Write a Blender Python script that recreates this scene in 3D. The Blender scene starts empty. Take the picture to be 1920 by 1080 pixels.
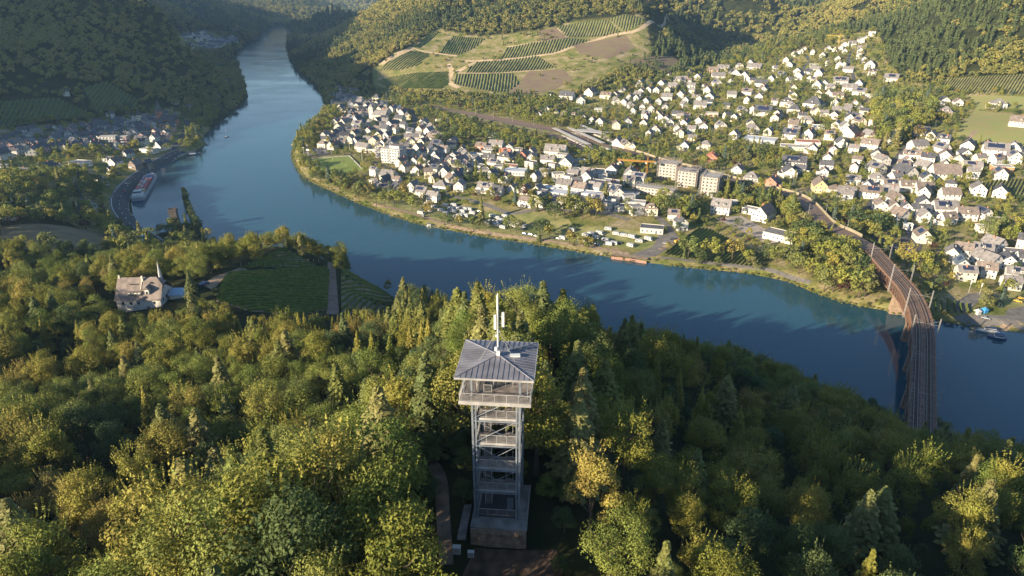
import bpy, bmesh, math, random
import numpy as np
from mathutils import Vector, Matrix
R=math.radians; rnd=random.Random(7); rng=np.random.default_rng(7)
sc=bpy.context.scene; COL=sc.collection
# ---------------------------------------------------------------- camera, sky, sun, exposure
CH=175.0; PIT=R(24.0); CP,SP=math.cos(PIT),math.sin(PIT)
cd=bpy.data.cameras.new('camera'); cam=bpy.data.objects.new('camera',cd); COL.objects.link(cam)
cam.location=(0,0,CH); cam.rotation_euler=(R(90)-PIT,0,0); cd.sensor_width=36; cd.lens=24; cd.clip_start=1; cd.clip_end=30000
sc.camera=cam
SUNEL=R(16.5); SUNAZ=R(58.0)          # low sun behind the camera's left shoulder
SD=Vector((math.sin(SUNAZ)*math.cos(SUNEL),math.cos(SUNAZ)*math.cos(SUNEL),-math.sin(SUNEL)))
W=bpy.data.worlds.new('World'); sc.world=W; W.use_nodes=True
nt=W.node_tree; bg=nt.nodes['Background']; sky=nt.nodes.new('ShaderNodeTexSky'); sky.sky_type='NISHITA'; sky.sun_disc=False
sky.sun_elevation=SUNEL; sky.sun_rotation=R(180)+SUNAZ; sky.air_density=1.0; sky.dust_density=0.3; sky.ozone_density=2.5
nt.links.new(sky.outputs[0],bg.inputs[0]); bg.inputs[1].default_value=0.08
sl=bpy.data.lights.new('sun','SUN'); sl.energy=5.0; sl.angle=R(0.5); sl.color=(1.0,0.83,0.59)
so=bpy.data.objects.new('sun',sl); COL.objects.link(so); so.rotation_euler=SD.to_track_quat('-Z','Y').to_euler()
sc.view_settings.view_transform='Standard'; sc.view_settings.look='None'; sc.view_settings.gamma=1
sc.view_settings.exposure=1.45; sc.view_settings.use_curve_mapping=False
sc.cycles.max_bounces=5; sc.cycles.diffuse_bounces=2; sc.cycles.glossy_bounces=2; sc.cycles.transparent_max_bounces=6
sc.cycles.transmission_bounces=2; sc.cycles.volume_bounces=0; sc.cycles.use_denoising=True; sc.cycles.caustics_reflective=False
# ---------------------------------------------------------------- pixel <-> world
def ray(px,py):
    u=(px-960)/1280.; v=(540-py)/1280.
    return np.array([u,CP+v*SP,-SP+v*CP])
def pz(px,py,z=0.0):
    d=ray(px,py); t=(z-CH)/d[2]; return (d[0]*t,d[1]*t,z)
def py_(px,py,Y):
    d=ray(px,py); t=Y/d[1]; return (d[0]*t,Y,CH+d[2]*t)
def proj(x,y,z):
    x=np.asarray(x,float);y=np.asarray(y,float);z=np.asarray(z,float)
    f=y*CP-(z-CH)*SP; up=y*SP+(z-CH)*CP
    f=np.where(f<1,1,f)
    return 960+1280*x/f, 540-1280*up/f, f
def inpoly(px,py,poly):
    px=np.asarray(px,float);py=np.asarray(py,float);c=np.zeros(px.shape,bool);n=len(poly)
    for i in range(n):
        x0,y0=poly[i];x1,y1=poly[(i+1)%n]
        if y0==y1: continue
        c^=((y0>py)!=(y1>py))&(px<(x1-x0)*(py-y0)/(y1-y0)+x0)
    return c
# ---------------------------------------------------------------- terrain
C=[]
def cy(px,py,Y,dz=0):
    x,y,z=py_(px,py,Y); C.append((x,y,z+dz))
def cz(px,py,z): C.append(pz(px,py,z))
def cw(*a):
    for x,y,z in a: C.append((x,y,z))
cw( (0,0,116), (-100,0,106), (100,0,100), (0,-150,125), (-250,-100,85), (250,-120,90), (0,-420,150), (-600,-150,70), (600,-300,100), (-1,77,107.9), (9,70,106), (-10,72,106.8), (0,67,104.6), (6,66,104.6), (-7,66,104.8), (0,58,104), (-14,80,108.5),
   (0,205,56),(0,285,18),(0,350,1),(80,240,30),(120,215,24),(175,190,14),(60,300,4),(115,290,2),(170,245,1),(215,212,1),(260,170,0),(330,110,2),(240,60,60),(400,-60,20),
   (-60,330,12),(-100,400,0),(-170,470,-2),(-215,440,6))
for a in ( (1000,550,130), (900,535,125), (1130,590,140), (1230,615,150), (1360,650,165), (1440,690,170), (1550,700,185), (1650,765,175), (1900,830,160) ): cy(*a,-15)
for a in ( (300,650,180), (600,620,170), (100,640,190), (50,800,110), (400,850,100), (50,1000,72), (750,700,120) ): cy(*a,-16)
for a in ( (1500,1000,80), (1800,950,90), (1300,850,110), (1650,850,120), (1250,730,130), (1400,800,135) ): cy(*a,-7)
for a in ( (260,572,250), (200,575,250), (430,530,268), (420,560,250), (450,502,300), (530,545,277), (530,466,330), (590,495,325), (620,560,285), (615,590,265), (500,480,322) ): cy(*a,0)
for a in ((480,432,362),(400,450,345),(330,465,335),(230,470,330),(100,480,320),(0,470,320),(650,470,328),(700,512,298),(742,548,262),(560,437,365)): cy(*a,-14)
for a in ( (700,565,310), (680,590,280) ): cy(*a,0)
for a in ((100,440,400),(0,440,400),(20,410,450),(100,380,500),(150,340,570),(0,340,560),(60,420,425)): cy(*a,0)
for a in ((250,455,8),(205,440,10),(190,400,10),(195,360,9),(215,330,8),(110,315,14),(0,270,18),(300,280,6),(300,240,10),(150,300,14),(0,300,20),
   (0,250,20),(100,240,18),(200,225,15),(300,205,12),(360,200,8),(420,190,5),(450,165,4),(380,240,5),(330,260,8),(370,150,8),(340,120,12),(340,90,12),(400,130,6),(350,58,22),(400,75,12),(440,85,4),(400,50,22)): cz(*a)
for a in ((0,150,915),(0,50,1061),(0,0,1159),(200,100,1077),(200,0,1277),(350,100,1214),(300,150,1106),(300,50,1219),(300,0,1300),(100,180,900),(100,50,1120),
   (420,30,2890),(440,28,3000),(400,5,3050),(375,0,2950),(490,40,3300),(540,20,3900),(540,0,4250),(470,15,4250),(640,20,4400)): cy(*a)
for a in ((510,47,5),(540,42,4),(540,90,3),(535,75,3),(550,130,4),(600,170,5),(650,167,7),(700,166,10),(860,187,12),(960,190,15),(1060,182,20),(1150,167,28),(1250,152,34)): cz(*a)
for a in ((600,120,1330),(600,60,1550),(600,28,1750),(640,0,1900),(700,120,1260),(700,60,1420),(700,0,1600),(850,120,1250),(850,60,1400),(850,0,1562),(1000,120,1235),(1000,60,1340),(1000,0,1480),
   (1150,120,1210), (1150,60,1340), (1200,30,1390), (1240,60,1450), (1290,85,1480), (1330,70,1720), (1300,20,2100), (1300,112,1460), (1370,90,1560), (1400,60,1747), (1400,10,1923), (1550,20,1980),
   (1300,132,1245),(1440,92,1330),(1600,62,1331),(1700,35,1288),(1870,0,1300),(1750,50,1126),(1900,100,940),(1900,20,1010),(1700,100,1131),(1700,150,979),(1900,150,851),(1900,200,769),
   (1800,250,690),(1900,300,622),(1900,380,524),(1640,300,664),(1640,200,887),(1640,130,1047),(1640,100,1131),(1500,180,966),(1500,130,1158),(1350,200,956),(1350,160,1100),(1200,190,1025)): cy(*a)
for a in ((1900,450,10),(1900,530,6),(1750,450,9),(1640,400,10),(1500,300,13),(1500,230,24),(1350,250,14),(1200,230,12),(1050,230,11),(900,220,9),(700,200,9),(700,300,7),(900,300,7),(1000,400,6),(1200,300,9),
   (1200,430,6),(1400,350,9),(1400,450,6),(1500,480,6),(650,250,7),(600,320,4),(1600,500,6),(1700,560,4),(1850,590,4),(560,290,4),(900,380,6),(1050,300,8),(1300,350,9),(1560,400,9)): cz(*a)
cw( (-2500,2500,420), (-1500,950,430), (-1400,400,360), (-1100,700,290), (-980,450,185), (-780,250,120), (-900,0,130), (-1300,1500,430), (-1200,2200,400), (-900,2800,290), (-500,1800,250), (-450,1450,170), (900,650,110), (1300,900,260), (1600,1500,280), (800,300,30), (1000,2400,330), (500,2400,330),  # far-left ridges out of view, raised to throw shade on the left valley
   (0,2300,290), (-200,2600,240), (1800,2600,380), (0,5200,250), (-900,5200,260), (-2500,4500,420), (1500,4500,330), (-1500,-800,200), (1500,-800,200), (0,6500,260), (3000,1500,400), (-3000,500,400), (600,1900,190), (900,1700,190), (-100,3600,160))
for a in ((495,100,0),(480,130,0),(530,150,0),(560,190,0),(450,230,0),(510,80,0),(520,62,0),(530,54,0),(560,100,8),(548,84,5),(556,66,6),(470,72,4),(495,58,4),(440,120,4),(445,140,3),(470,200,1),(610,200,2),(470,84,2)): cz(*a)
C=np.array(C)
def tk(d2): return 0.5*d2*np.log(d2+1e-9)
_P=C[:,:2]/1000.; _n=len(_P)
_D=((_P[:,None]-_P[None])**2).sum(-1)
_A=np.zeros((_n+3,_n+3)); _A[:_n,:_n]=tk(_D)+np.eye(_n)*2e-5; _A[:_n,_n]=1; _A[:_n,_n+1:]=_P; _A[_n,:_n]=1; _A[_n+1:,:_n]=_P.T
_w=np.linalg.solve(_A,np.concatenate([C[:,2],[0,0,0]]))
def tps(x,y):
    x=x/1000.;y=y/1000.; o=np.empty(x.shape)
    for i in range(0,len(x),40000):
        a=x[i:i+40000];b=y[i:i+40000]
        d=(a[:,None]-_P[:,0])**2+(b[:,None]-_P[:,1])**2
        o[i:i+40000]=tk(d)@_w[:_n]+_w[_n]+a*_w[_n+1]+b*_w[_n+2]
    return o
FAR=[(1990,640),(1920,625),(1830,612),(1750,600),(1690,588),(1650,580),(1610,574),(1560,560),(1520,546),(1480,528),(1400,512),(1300,503),(1200,491),(1150,483),(1100,475),(1000,458),(900,443),(850,433),(800,424),(740,407),(700,392),(660,376),(620,358),(585,342),(562,325),(550,300),(548,280),(556,258),(580,238),(603,212),(610,190),(596,165),(570,145),(552,128),(541,108),(536,90),(538,78),(548,66),(552,58),(540,52),(525,47)]
NEARL=[(505,52),(497,60),(480,76),(450,92),(436,105),(448,128),(460,155),(464,183),(445,205),(410,232),(384,250),(376,262),(388,270),(360,285),(338,297),(300,312),(283,328),(262,345),(250,362),(246,382),(249,402),(262,424),(290,440),(300,437),(325,432),(350,431),(368,436),(380,446)]
RIV=[pz(a,b,0)[:2] for a,b in FAR]+[pz(a,b,0)[:2] for a,b in NEARL]+[(-215,475),(-185,455),(-160,440),(-135,425),(-110,405),(-85,380),(-60,362),(-20,350),(20,338),(60,310),(110,285),(150,255),(185,232),(215,205),(260,170),(330,110),(480,-40),(700,-200),(900,-100),(560,170)]
RV=np.array(RIV)
def rivsd(x,y):
    x=np.asarray(x,float);y=np.asarray(y,float); d=np.full(x.shape,1e12)
    for i in range(len(RV)):
        a=RV[i];b=RV[(i+1)%len(RV)];e=b-a
        t=np.clip(((x-a[0])*e[0]+(y-a[1])*e[1])/(e@e+1e-9),0,1)
        d=np.minimum(d,(x-a[0]-e[0]*t)**2+(y-a[1]-e[1]*t)**2)
    d=np.sqrt(d); return np.where(inpoly(x,y,RIV),-d,d)
def vnoise(x,y,s,seed):
    r=np.random.default_rng(seed); g=r.random((64,64)); x=x/s;y=y/s
    xi=np.floor(x).astype(int);yi=np.floor(y).astype(int);fx=x-xi;fy=y-yi
    fx=fx*fx*(3-2*fx);fy=fy*fy*(3-2*fy);a=lambda i,j:g[(xi+i)%64,(yi+j)%64]
    return (a(0,0)*(1-fx)+a(1,0)*fx)*(1-fy)+(a(0,1)*(1-fx)+a(1,1)*fx)*fy-.5
def height(x,y):
    z=tps(x,y); r=np.hypot(x,y)
    k=np.clip((z-35)/90,0,1)*np.clip((r-700)/500,0,1)
    sd=rivsd(x,y); k=k*np.clip((sd-60)/420,0,1)
    k=k*np.where((x>-600)&(x<560)&(y>1000)&(y<1500),.45,1)
    z=z+k*(vnoise(x,y,330,3)*85+vnoise(x,y,140,4)*38+vnoise(x,y,60,5)*13)
    z=z+np.clip((z-40)/60,0,1)*np.clip((r-90)/200,0,1)*vnoise(x,y,45,9)*5
    # a level valley floor, so that roads and fields read as in the photograph
    cap=4+np.maximum(0,sd-14)*.48; z=np.where(y>1250,np.minimum(z,cap),z); z=np.maximum(z,2.2)
    bank=np.clip(sd,-8,6)/6.0
    z=np.where(sd<6,np.where(sd<0,sd*0.45,bank*2.2)+np.where(sd>0,(z-2.2)*np.clip(sd/6,0,1),0),z)
    return np.maximum(z,-3.5)
NA=651; AZ=np.radians(np.linspace(-65,65,NA)); NR=640; RR=15*(7200/15.)**(np.arange(NR)/(NR-1.))
_az,_rr=np.meshgrid(AZ,RR); TX=_rr*np.sin(_az);TY=_rr*np.cos(_az)
TZ=height(TX.ravel(),TY.ravel()).reshape(TX.shape)
LR=math.log(RR[1]/RR[0])
def gz(x,y):
    x=np.asarray(x,float);y=np.asarray(y,float)
    a=(np.arctan2(x,y)-AZ[0])/(AZ[1]-AZ[0]); r=np.log(np.maximum(np.hypot(x,y),15.01)/15)/LR
    a=np.clip(a,0,NA-1.001);r=np.clip(r,0,NR-1.001);i=r.astype(int);j=a.astype(int);fi=r-i;fj=a-j
    return (TZ[i,j]*(1-fj)+TZ[i,j+1]*fj)*(1-fi)+(TZ[i+1,j]*(1-fj)+TZ[i+1,j+1]*fj)*fi
def G(x,y): return float(gz(x,y))
def hit(px,py):
    """where the sight line through a pixel of the photograph first meets the ground"""
    d=ray(px,py); h=math.hypot(d[0],d[1]); t=RR/h; z=CH+d[2]*t; g=gz(d[0]*t,d[1]*t); b=np.nonzero(z<g)[0]
    b=b[(RR[b]>40)]
    if len(b)==0: return None
    k=b[0]; lo,hi=t[max(k-1,0)],t[k]
    for _ in range(12):
        m=(lo+hi)/2
        if CH+d[2]*m<G(d[0]*m,d[1]*m): hi=m
        else: lo=m
    return (d[0]*hi,d[1]*hi,CH+d[2]*hi)
def hits(l): return [p for p in (hit(*q) for q in l) if p]
# ---------------------------------------------------------------- materials
MATS={}
def nodes(name):
    m=bpy.data.materials.new(name); m.use_nodes=True; n=m.node_tree; return m,n,n.nodes['Principled BSDF']
def mat(name,col,rough=.8,var=.12,scale=1.5,metal=0,bump=0,spec=.4,obj=False,c2=None):
    if name in MATS: return MATS[name]
    m,n,b=nodes(name); N=n.nodes.new; L=n.links.new
    tc=N('ShaderNodeTexCoord'); no=N('ShaderNodeTexNoise'); no.inputs['Scale'].default_value=scale; no.inputs['Detail'].default_value=5
    L(tc.outputs['Object'],no.inputs['Vector'])
    cr=N('ShaderNodeValToRGB'); c=Vector(col); lo=c*(1-var); hi=Vector(c2) if c2 else c*(1+var)
    cr.color_ramp.elements[0].color=(*lo,1);cr.color_ramp.elements[1].color=(*hi,1);cr.color_ramp.elements[0].position=.35;cr.color_ramp.elements[1].position=.65
    L(no.outputs[0],cr.inputs[0]); out=cr.outputs[0]
    if obj:
        oi=N('ShaderNodeObjectInfo'); mr=N('ShaderNodeMapRange'); mr.inputs[3].default_value=.82; mr.inputs[4].default_value=1.12; L(oi.outputs['Random'],mr.inputs[0])
        mx=N('ShaderNodeMix'); mx.data_type='RGBA'; mx.blend_type='MULTIPLY'; mx.inputs[0].default_value=1; L(out,mx.inputs[6]); L(mr.outputs[0],mx.inputs[7]); out=mx.outputs[2]
    L(out,b.inputs['Base Color']); b.inputs['Roughness'].default_value=rough; b.inputs['Metallic'].default_value=metal; b.inputs['Specular IOR Level'].default_value=spec
    if bump:
        bp=N('ShaderNodeBump'); bp.inputs['Strength'].default_value=bump; bp.inputs['Distance'].default_value=.1; L(no.outputs[0],bp.inputs['Height']); L(bp.outputs[0],b.inputs['Normal'])
    MATS[name]=m; return m
def leafmat(name,cols,vs=.22,tr=.3,hv=.25):
    """foliage: hue from each plant's own random number, finer change from sprig to sprig"""
    m,n,b=nodes(name); N=n.nodes.new; L=n.links.new
    oi=N('ShaderNodeObjectInfo'); cr=N('ShaderNodeValToRGB'); e=cr.color_ramp.elements
    while len(e)<len(cols): e.new(.5)
    for k,c in enumerate(cols): e[k].position=k/(len(cols)-1.); e[k].color=(*c,1)
    L(oi.outputs['Random'],cr.inputs[0])
    tc=N('ShaderNodeTexCoord'); no=N('ShaderNodeTexNoise'); no.inputs['Scale'].default_value=vs; no.inputs['Detail'].default_value=4; no.inputs['Roughness'].default_value=.75
    L(tc.outputs['Object'],no.inputs['Vector'])
    mr=N('ShaderNodeMapRange'); mr.inputs[1].default_value=.3; mr.inputs[2].default_value=.7; mr.inputs[3].default_value=1-hv*1.6; mr.inputs[4].default_value=1+hv*1.6; L(no.outputs[0],mr.inputs[0])
    mx=N('ShaderNodeMix'); mx.data_type='RGBA'; mx.blend_type='MULTIPLY'; mx.inputs[0].default_value=1; L(cr.outputs[0],mx.inputs[6]); L(mr.outputs[0],mx.inputs[7])
    hs=N('ShaderNodeHueSaturation'); mh=N('ShaderNodeMapRange'); mh.inputs[1].default_value=.35; mh.inputs[2].default_value=.65; mh.inputs[3].default_value=.478; mh.inputs[4].default_value=.515; L(no.outputs[1],mh.inputs[0]); L(mh.outputs[0],hs.inputs['Hue']); L(mx.outputs[2],hs.inputs['Color'])
    L(hs.outputs[0],b.inputs['Base Color']); b.inputs['Roughness'].default_value=.75; b.inputs['Specular IOR Level'].default_value=.2
    t=N('ShaderNodeBsdfTranslucent'); L(hs.outputs[0],t.inputs[0]); ms=N('ShaderNodeMixShader'); ms.inputs[0].default_value=tr
    L(b.outputs[0],ms.inputs[1]); L(t.outputs[0],ms.inputs[2]); L(ms.outputs[0],n.nodes['Material Output'].inputs[0]); MATS[name]=m; return m
# ---------------------------------------------------------------- mesh helpers
class MB:
    def __init__(s): s.v=[];s.f=[];s.m=[]
    def face(s,pts,m=0):
        i=len(s.v); s.v+= [tuple(p) for p in pts]; s.f.append(tuple(range(i,i+len(pts)))); s.m.append(m); return s
    def box(s,cx,cy,cz,sx,sy,sz,rz=0,m=0,tx=1,ty=1):
        c,n=math.cos(rz),math.sin(rz); i=len(s.v)
        for k in (-1,1):
            for a,b in ((-1,-1),(1,-1),(1,1),(-1,1)):
                x=a*sx/2*(tx if k>0 else 1);y=b*sy/2*(ty if k>0 else 1); s.v.append((cx+x*c-y*n,cy+x*n+y*c,cz+k*sz/2))
        for f in ((0,3,2,1),(4,5,6,7),(0,1,5,4),(1,2,6,5),(2,3,7,6),(3,0,4,7)): s.f.append(tuple(i+q for q in f)); s.m.append(m)
        return s
    def tube(s,p,q,r0,r1=None,n=6,m=0):
        p=Vector(p);q=Vector(q); r1=r0 if r1 is None else r1; d=q-p
        if d.length<1e-6: return s
        d.normalize(); a=d.orthogonal().normalized(); b=d.cross(a); i=len(s.v)
        for w,r in ((p,r0),(q,r1)):
            for k in range(n):
                t=2*math.pi*k/n; s.v.append(tuple(w+a*(r*math.cos(t))+b*(r*math.sin(t))))
        for k in range(n): s.f.append((i+k,i+(k+1)%n,i+n+(k+1)%n,i+n+k)); s.m.append(m)
        s.f.append(tuple(i+k for k in range(n))[::-1]); s.m.append(m); s.f.append(tuple(i+n+k for k in range(n))); s.m.append(m); return s
    def prism(s,poly,z0,z1,m=0,mt=None):
        n=len(poly); i=len(s.v); s.v+=[(x,y,z0) for x,y in poly]+[(x,y,z1) for x,y in poly]
        s.f.append(tuple(range(i,i+n))[::-1]); s.m.append(m); s.f.append(tuple(range(i+n,i+2*n))); s.m.append(m if mt is None else mt)
        for k in range(n): s.f.append((i+k,i+(k+1)%n,i+n+(k+1)%n,i+n+k)); s.m.append(m)
        return s
    def hull(s,lo,hi,m=0,cap=True):
        """two rings with the same number of points joined by a skin"""
        n=len(lo);i=len(s.v); s.v+=[tuple(p) for p in lo]+[tuple(p) for p in hi]
        for k in range(n): s.f.append((i+k,i+(k+1)%n,i+n+(k+1)%n,i+n+k)); s.m.append(m)
        if cap: s.f.append(tuple(i+n+k for k in range(n))); s.m.append(m)
        return s
    def xf(s,M):
        s.v=[tuple(M@Vector(p)) for p in s.v]; return s
def mesh(name,mb,mats,smooth=False):
    me=bpy.data.meshes.new(name); me.from_pydata(mb.v,[],mb.f)
    for m in (mats if isinstance(mats,(list,tuple)) else [mats]): me.materials.append(m)
    if any(mb.m): me.polygons.foreach_set('material_index',mb.m)
    if smooth: me.polygons.foreach_set('use_smooth',[True]*len(me.polygons))
    me.update(); return me
def obj(name,mb,mats,parent=None,loc=None,rz=0,smooth=False,kind=None,label=None):
    me=mb if isinstance(mb,bpy.types.Mesh) else mesh(name,mb,mats,smooth)
    o=bpy.data.objects.new(name,me); COL.objects.link(o)
    if parent: o.parent=parent
    if loc is not None: o.location=loc
    if rz: o.rotation_euler=(0,0,rz)
    if kind: o['kind']=kind
    if label: o['label']=label
    return o
def tag(o,label=None,cat=None,group=None,kind=None):
    if label: o['label']=label
    if cat: o['category']=cat
    if group: o['group']=group
    if kind: o['kind']=kind
    return o
def empty(name,loc,rz=0,**k):
    o=bpy.data.objects.new(name,None); COL.objects.link(o); o.location=loc; o.rotation_euler=(0,0,rz); o.empty_display_size=.5; tag(o,**k); return o
def smoothline(pts,step=3.0):
    pts=[np.array(p[:2],float) for p in pts]
    if len(pts)<3: q=pts
    else:
        q=[]
        P=[2*pts[0]-pts[1]]+pts+[2*pts[-1]-pts[-2]]
        for i in range(1,len(P)-2):
            n=max(2,int(np.linalg.norm(P[i+1]-P[i])/step))
            for k in range(n):
                t=k/n; q.append(.5*((2*P[i])+(P[i+1]-P[i-1])*t+(2*P[i-1]-5*P[i]+4*P[i+1]-P[i+2])*t*t+(3*P[i]-P[i-1]-3*P[i+1]+P[i+2])*t**3))
        q.append(pts[-1])
    return resample(q,step)
def resample(q,step):
    q=[np.array(p,float) for p in q]; L=[0]
    for a,b in zip(q,q[1:]): L.append(L[-1]+np.linalg.norm(b-a))
    n=max(2,int(L[-1]/step)+1); s=np.linspace(0,L[-1],n); Q=np.array(q)
    return [np.array([np.interp(t,L,Q[:,k]) for k in range(Q.shape[1])]) for t in s]
def normals(q):
    o=[]
    for i in range(len(q)):
        d=q[min(i+1,len(q)-1)][:2]-q[max(i-1,0)][:2]; d=d/(np.linalg.norm(d)+1e-9); o.append(np.array([-d[1],d[0]]))
    return o
def strip(name,q,width,m,off=.12,kind='structure',parent=None,shift=0,zf=None,across=3):
    nn=normals(q); mb=MB(); 
    for i,(p,n) in enumerate(zip(q,nn)):
        for k in range(across+1):
            w=shift+width*(k/across-.5); x,y=p[0]+n[0]*w,p[1]+n[1]*w
            mb.v.append((x,y,(G(x,y) if zf is None else zf(i,p))+off))
    a=across+1
    for i in range(len(q)-1):
        for k in range(across): mb.f.append((i*a+k+1,i*a+k,(i+1)*a+k,(i+1)*a+k+1)); mb.m.append(0)
    return obj(name,mb,m,parent,kind=kind)
def clip_half(P,ax,v,keep_less):
    o=[]
    for i in range(len(P)):
        a=P[i];b=P[(i+1)%len(P)]; ia=(a[ax]<=v) if keep_less else (a[ax]>=v); ib=(b[ax]<=v) if keep_less else (b[ax]>=v)
        if ia: o.append(a)
        if ia!=ib:
            t=(v-a[ax])/(b[ax]-a[ax]); o.append((a[0]+(b[0]-a[0])*t,a[1]+(b[1]-a[1])*t))
    return o
def drape(name,poly,m,off=.12,cell=6,kind='structure',parent=None):
    P=[(p[0],p[1]) for p in poly]; mb=MB(); y0=min(p[1] for p in P);y1=max(p[1] for p in P); y=y0
    while y<y1:
        row=clip_half(clip_half(P,1,y,False),1,y+cell,True)
        if len(row)>=3:
            xs=[p[0] for p in row]; x=min(xs)
            while x<max(xs):
                c=clip_half(clip_half(row,0,x,False),0,x+cell,True)
                if len(c)>=3: mb.face([(a,b,G(a,b)+off) for a,b in c])
                x+=cell
        y+=cell
    o=obj(name,mb,m,parent,kind=kind)
    bm=bmesh.new(); bm.from_mesh(o.data); bmesh.ops.remove_doubles(bm,verts=bm.verts,dist=.01); bmesh.ops.recalc_face_normals(bm,faces=bm.faces)
    if bm.faces and sum(f.normal.z for f in bm.faces)<0: bmesh.ops.reverse_faces(bm,faces=bm.faces)
    bm.to_mesh(o.data); bm.free(); return o
# ---------------------------------------------------------------- ground, water
def groundmat():
    m,n,b=nodes('ground'); N=n.nodes.new; L=n.links.new
    g=N('ShaderNodeNewGeometry')
    def noise(s,d=6,r=.6):
        o=N('ShaderNodeTexNoise'); o.inputs['Scale'].default_value=s; o.inputs['Detail'].default_value=d; o.inputs['Roughness'].default_value=r; L(g.outputs['Position'],o.inputs['Vector']); return o
    def ramp(i,*st):
        c=N('ShaderNodeValToRGB'); e=c.color_ramp.elements
        while len(e)<len(st): e.new(.5)
        for k,(p,q) in enumerate(st): e[k].position=p; e[k].color=(*q,1)
        L(i,c.inputs[0]); return c
    gard=ramp(noise(.045,8,.72).outputs[0],(.30,(.06,.08,.022)),(.42,(.13,.155,.04)),(.52,(.22,.20,.08)),(.62,(.31,.26,.16)),(.74,(.42,.37,.29)))
    fine=ramp(noise(.5,4).outputs[0],(.3,(.6,.6,.6)),(.7,(1.25,1.2,1.15)))
    mul=N('ShaderNodeMix'); mul.data_type='RGBA'; mul.blend_type='MULTIPLY'; mul.inputs[0].default_value=1; L(gard.outputs[0],mul.inputs[6]); L(fine.outputs[0],mul.inputs[7])
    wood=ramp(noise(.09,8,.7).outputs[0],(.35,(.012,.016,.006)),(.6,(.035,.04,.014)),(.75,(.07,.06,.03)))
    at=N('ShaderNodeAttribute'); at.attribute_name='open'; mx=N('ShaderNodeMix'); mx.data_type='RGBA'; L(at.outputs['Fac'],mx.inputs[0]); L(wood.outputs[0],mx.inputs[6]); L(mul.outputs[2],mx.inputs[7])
    L(mx.outputs[2],b.inputs['Base Color']); b.inputs['Roughness'].default_value=.95; b.inputs['Specular IOR Level'].default_value=.1; return m
TOWN=[(548,300),(560,250),(612,205),(632,175),(700,172),(860,198),(1000,192),(1060,183),(1150,168),(1230,148),(1330,128),(1440,88),(1560,62),(1645,58),(1665,112),(1690,150),(1757,160),(1780,145),(1990,138),(1990,700),(1400,560),(540,400)]
LVIL=[(-60,330),(-60,245),(60,238),(200,222),(260,215),(330,200),(395,235),(395,280),(300,330),(240,360),(200,450),(0,360)]
FVIL=[(335,62),(400,55),(440,60),(455,88),(400,100),(340,92)]
HILLOPEN=[(700,125), (770,85), (820,55), (900,68), (1000,58), (1040,48), (1100,36), (1210,26), (1258,40), (1215,108), (1060,182), (850,178), (700,168)]
OPEN=[TOWN,LVIL,FVIL,HILLOPEN]
def terrain():
    nv=NA*NR; v=np.stack([TX.ravel(),TY.ravel(),TZ.ravel()],1)
    i,j=np.meshgrid(np.arange(NR-1),np.arange(NA-1),indexing='ij'); k=(i*NA+j).ravel(); q=np.stack([k,k+1,k+NA+1,k+NA],1)[:,::-1]
    az2=np.radians(np.linspace(65,295,60)); r2=15*(7200/15.)**(np.arange(70)/69.); a2,rr2=np.meshgrid(az2,r2)
    x2=rr2*np.sin(a2);y2=rr2*np.cos(a2); z2=height(x2.ravel(),y2.ravel()); v2=np.stack([x2.ravel(),y2.ravel(),z2],1)
    i,j=np.meshgrid(np.arange(69),np.arange(59),indexing='ij'); k=(i*60+j).ravel()+nv; q2=np.stack([k,k+1,k+61,k+60],1)[:,::-1]
    rim=[nv+len(v2)]; v3=[(0,0,height(np.array([0.]),np.array([0.]))[0])]
    V=np.concatenate([v,v2,v3]); Q=np.concatenate([q,q2])
    # close the small disc right under the camera
    ring=list(range(0,NA,50))+list(range(nv,nv+60,6)); tri=[(rim[0],ring[(a+1)%len(ring)],ring[a]) for a in range(len(ring))]
    me=bpy.data.meshes.new('ground'); me.vertices.add(len(V)); me.vertices.foreach_set('co',V.ravel().astype(np.float32))
    nl=len(Q)*4+len(tri)*3; me.loops.add(nl); me.loops.foreach_set('vertex_index',np.concatenate([Q.ravel(),np.array(tri).ravel()]).astype(np.int32))
    me.polygons.add(len(Q)+len(tri)); me.polygons.foreach_set('loop_start',np.concatenate([np.arange(len(Q))*4,len(Q)*4+np.arange(len(tri))*3]).astype(np.int32))
    me.update(calc_edges=True); me.validate(); me.polygons.foreach_set('use_smooth',np.ones(len(me.polygons),bool))
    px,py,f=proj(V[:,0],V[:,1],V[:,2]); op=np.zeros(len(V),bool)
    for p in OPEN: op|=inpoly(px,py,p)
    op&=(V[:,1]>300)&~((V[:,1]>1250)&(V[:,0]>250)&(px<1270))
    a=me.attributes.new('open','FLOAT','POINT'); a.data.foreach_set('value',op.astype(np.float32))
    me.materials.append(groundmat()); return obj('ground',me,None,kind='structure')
terrain()
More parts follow.
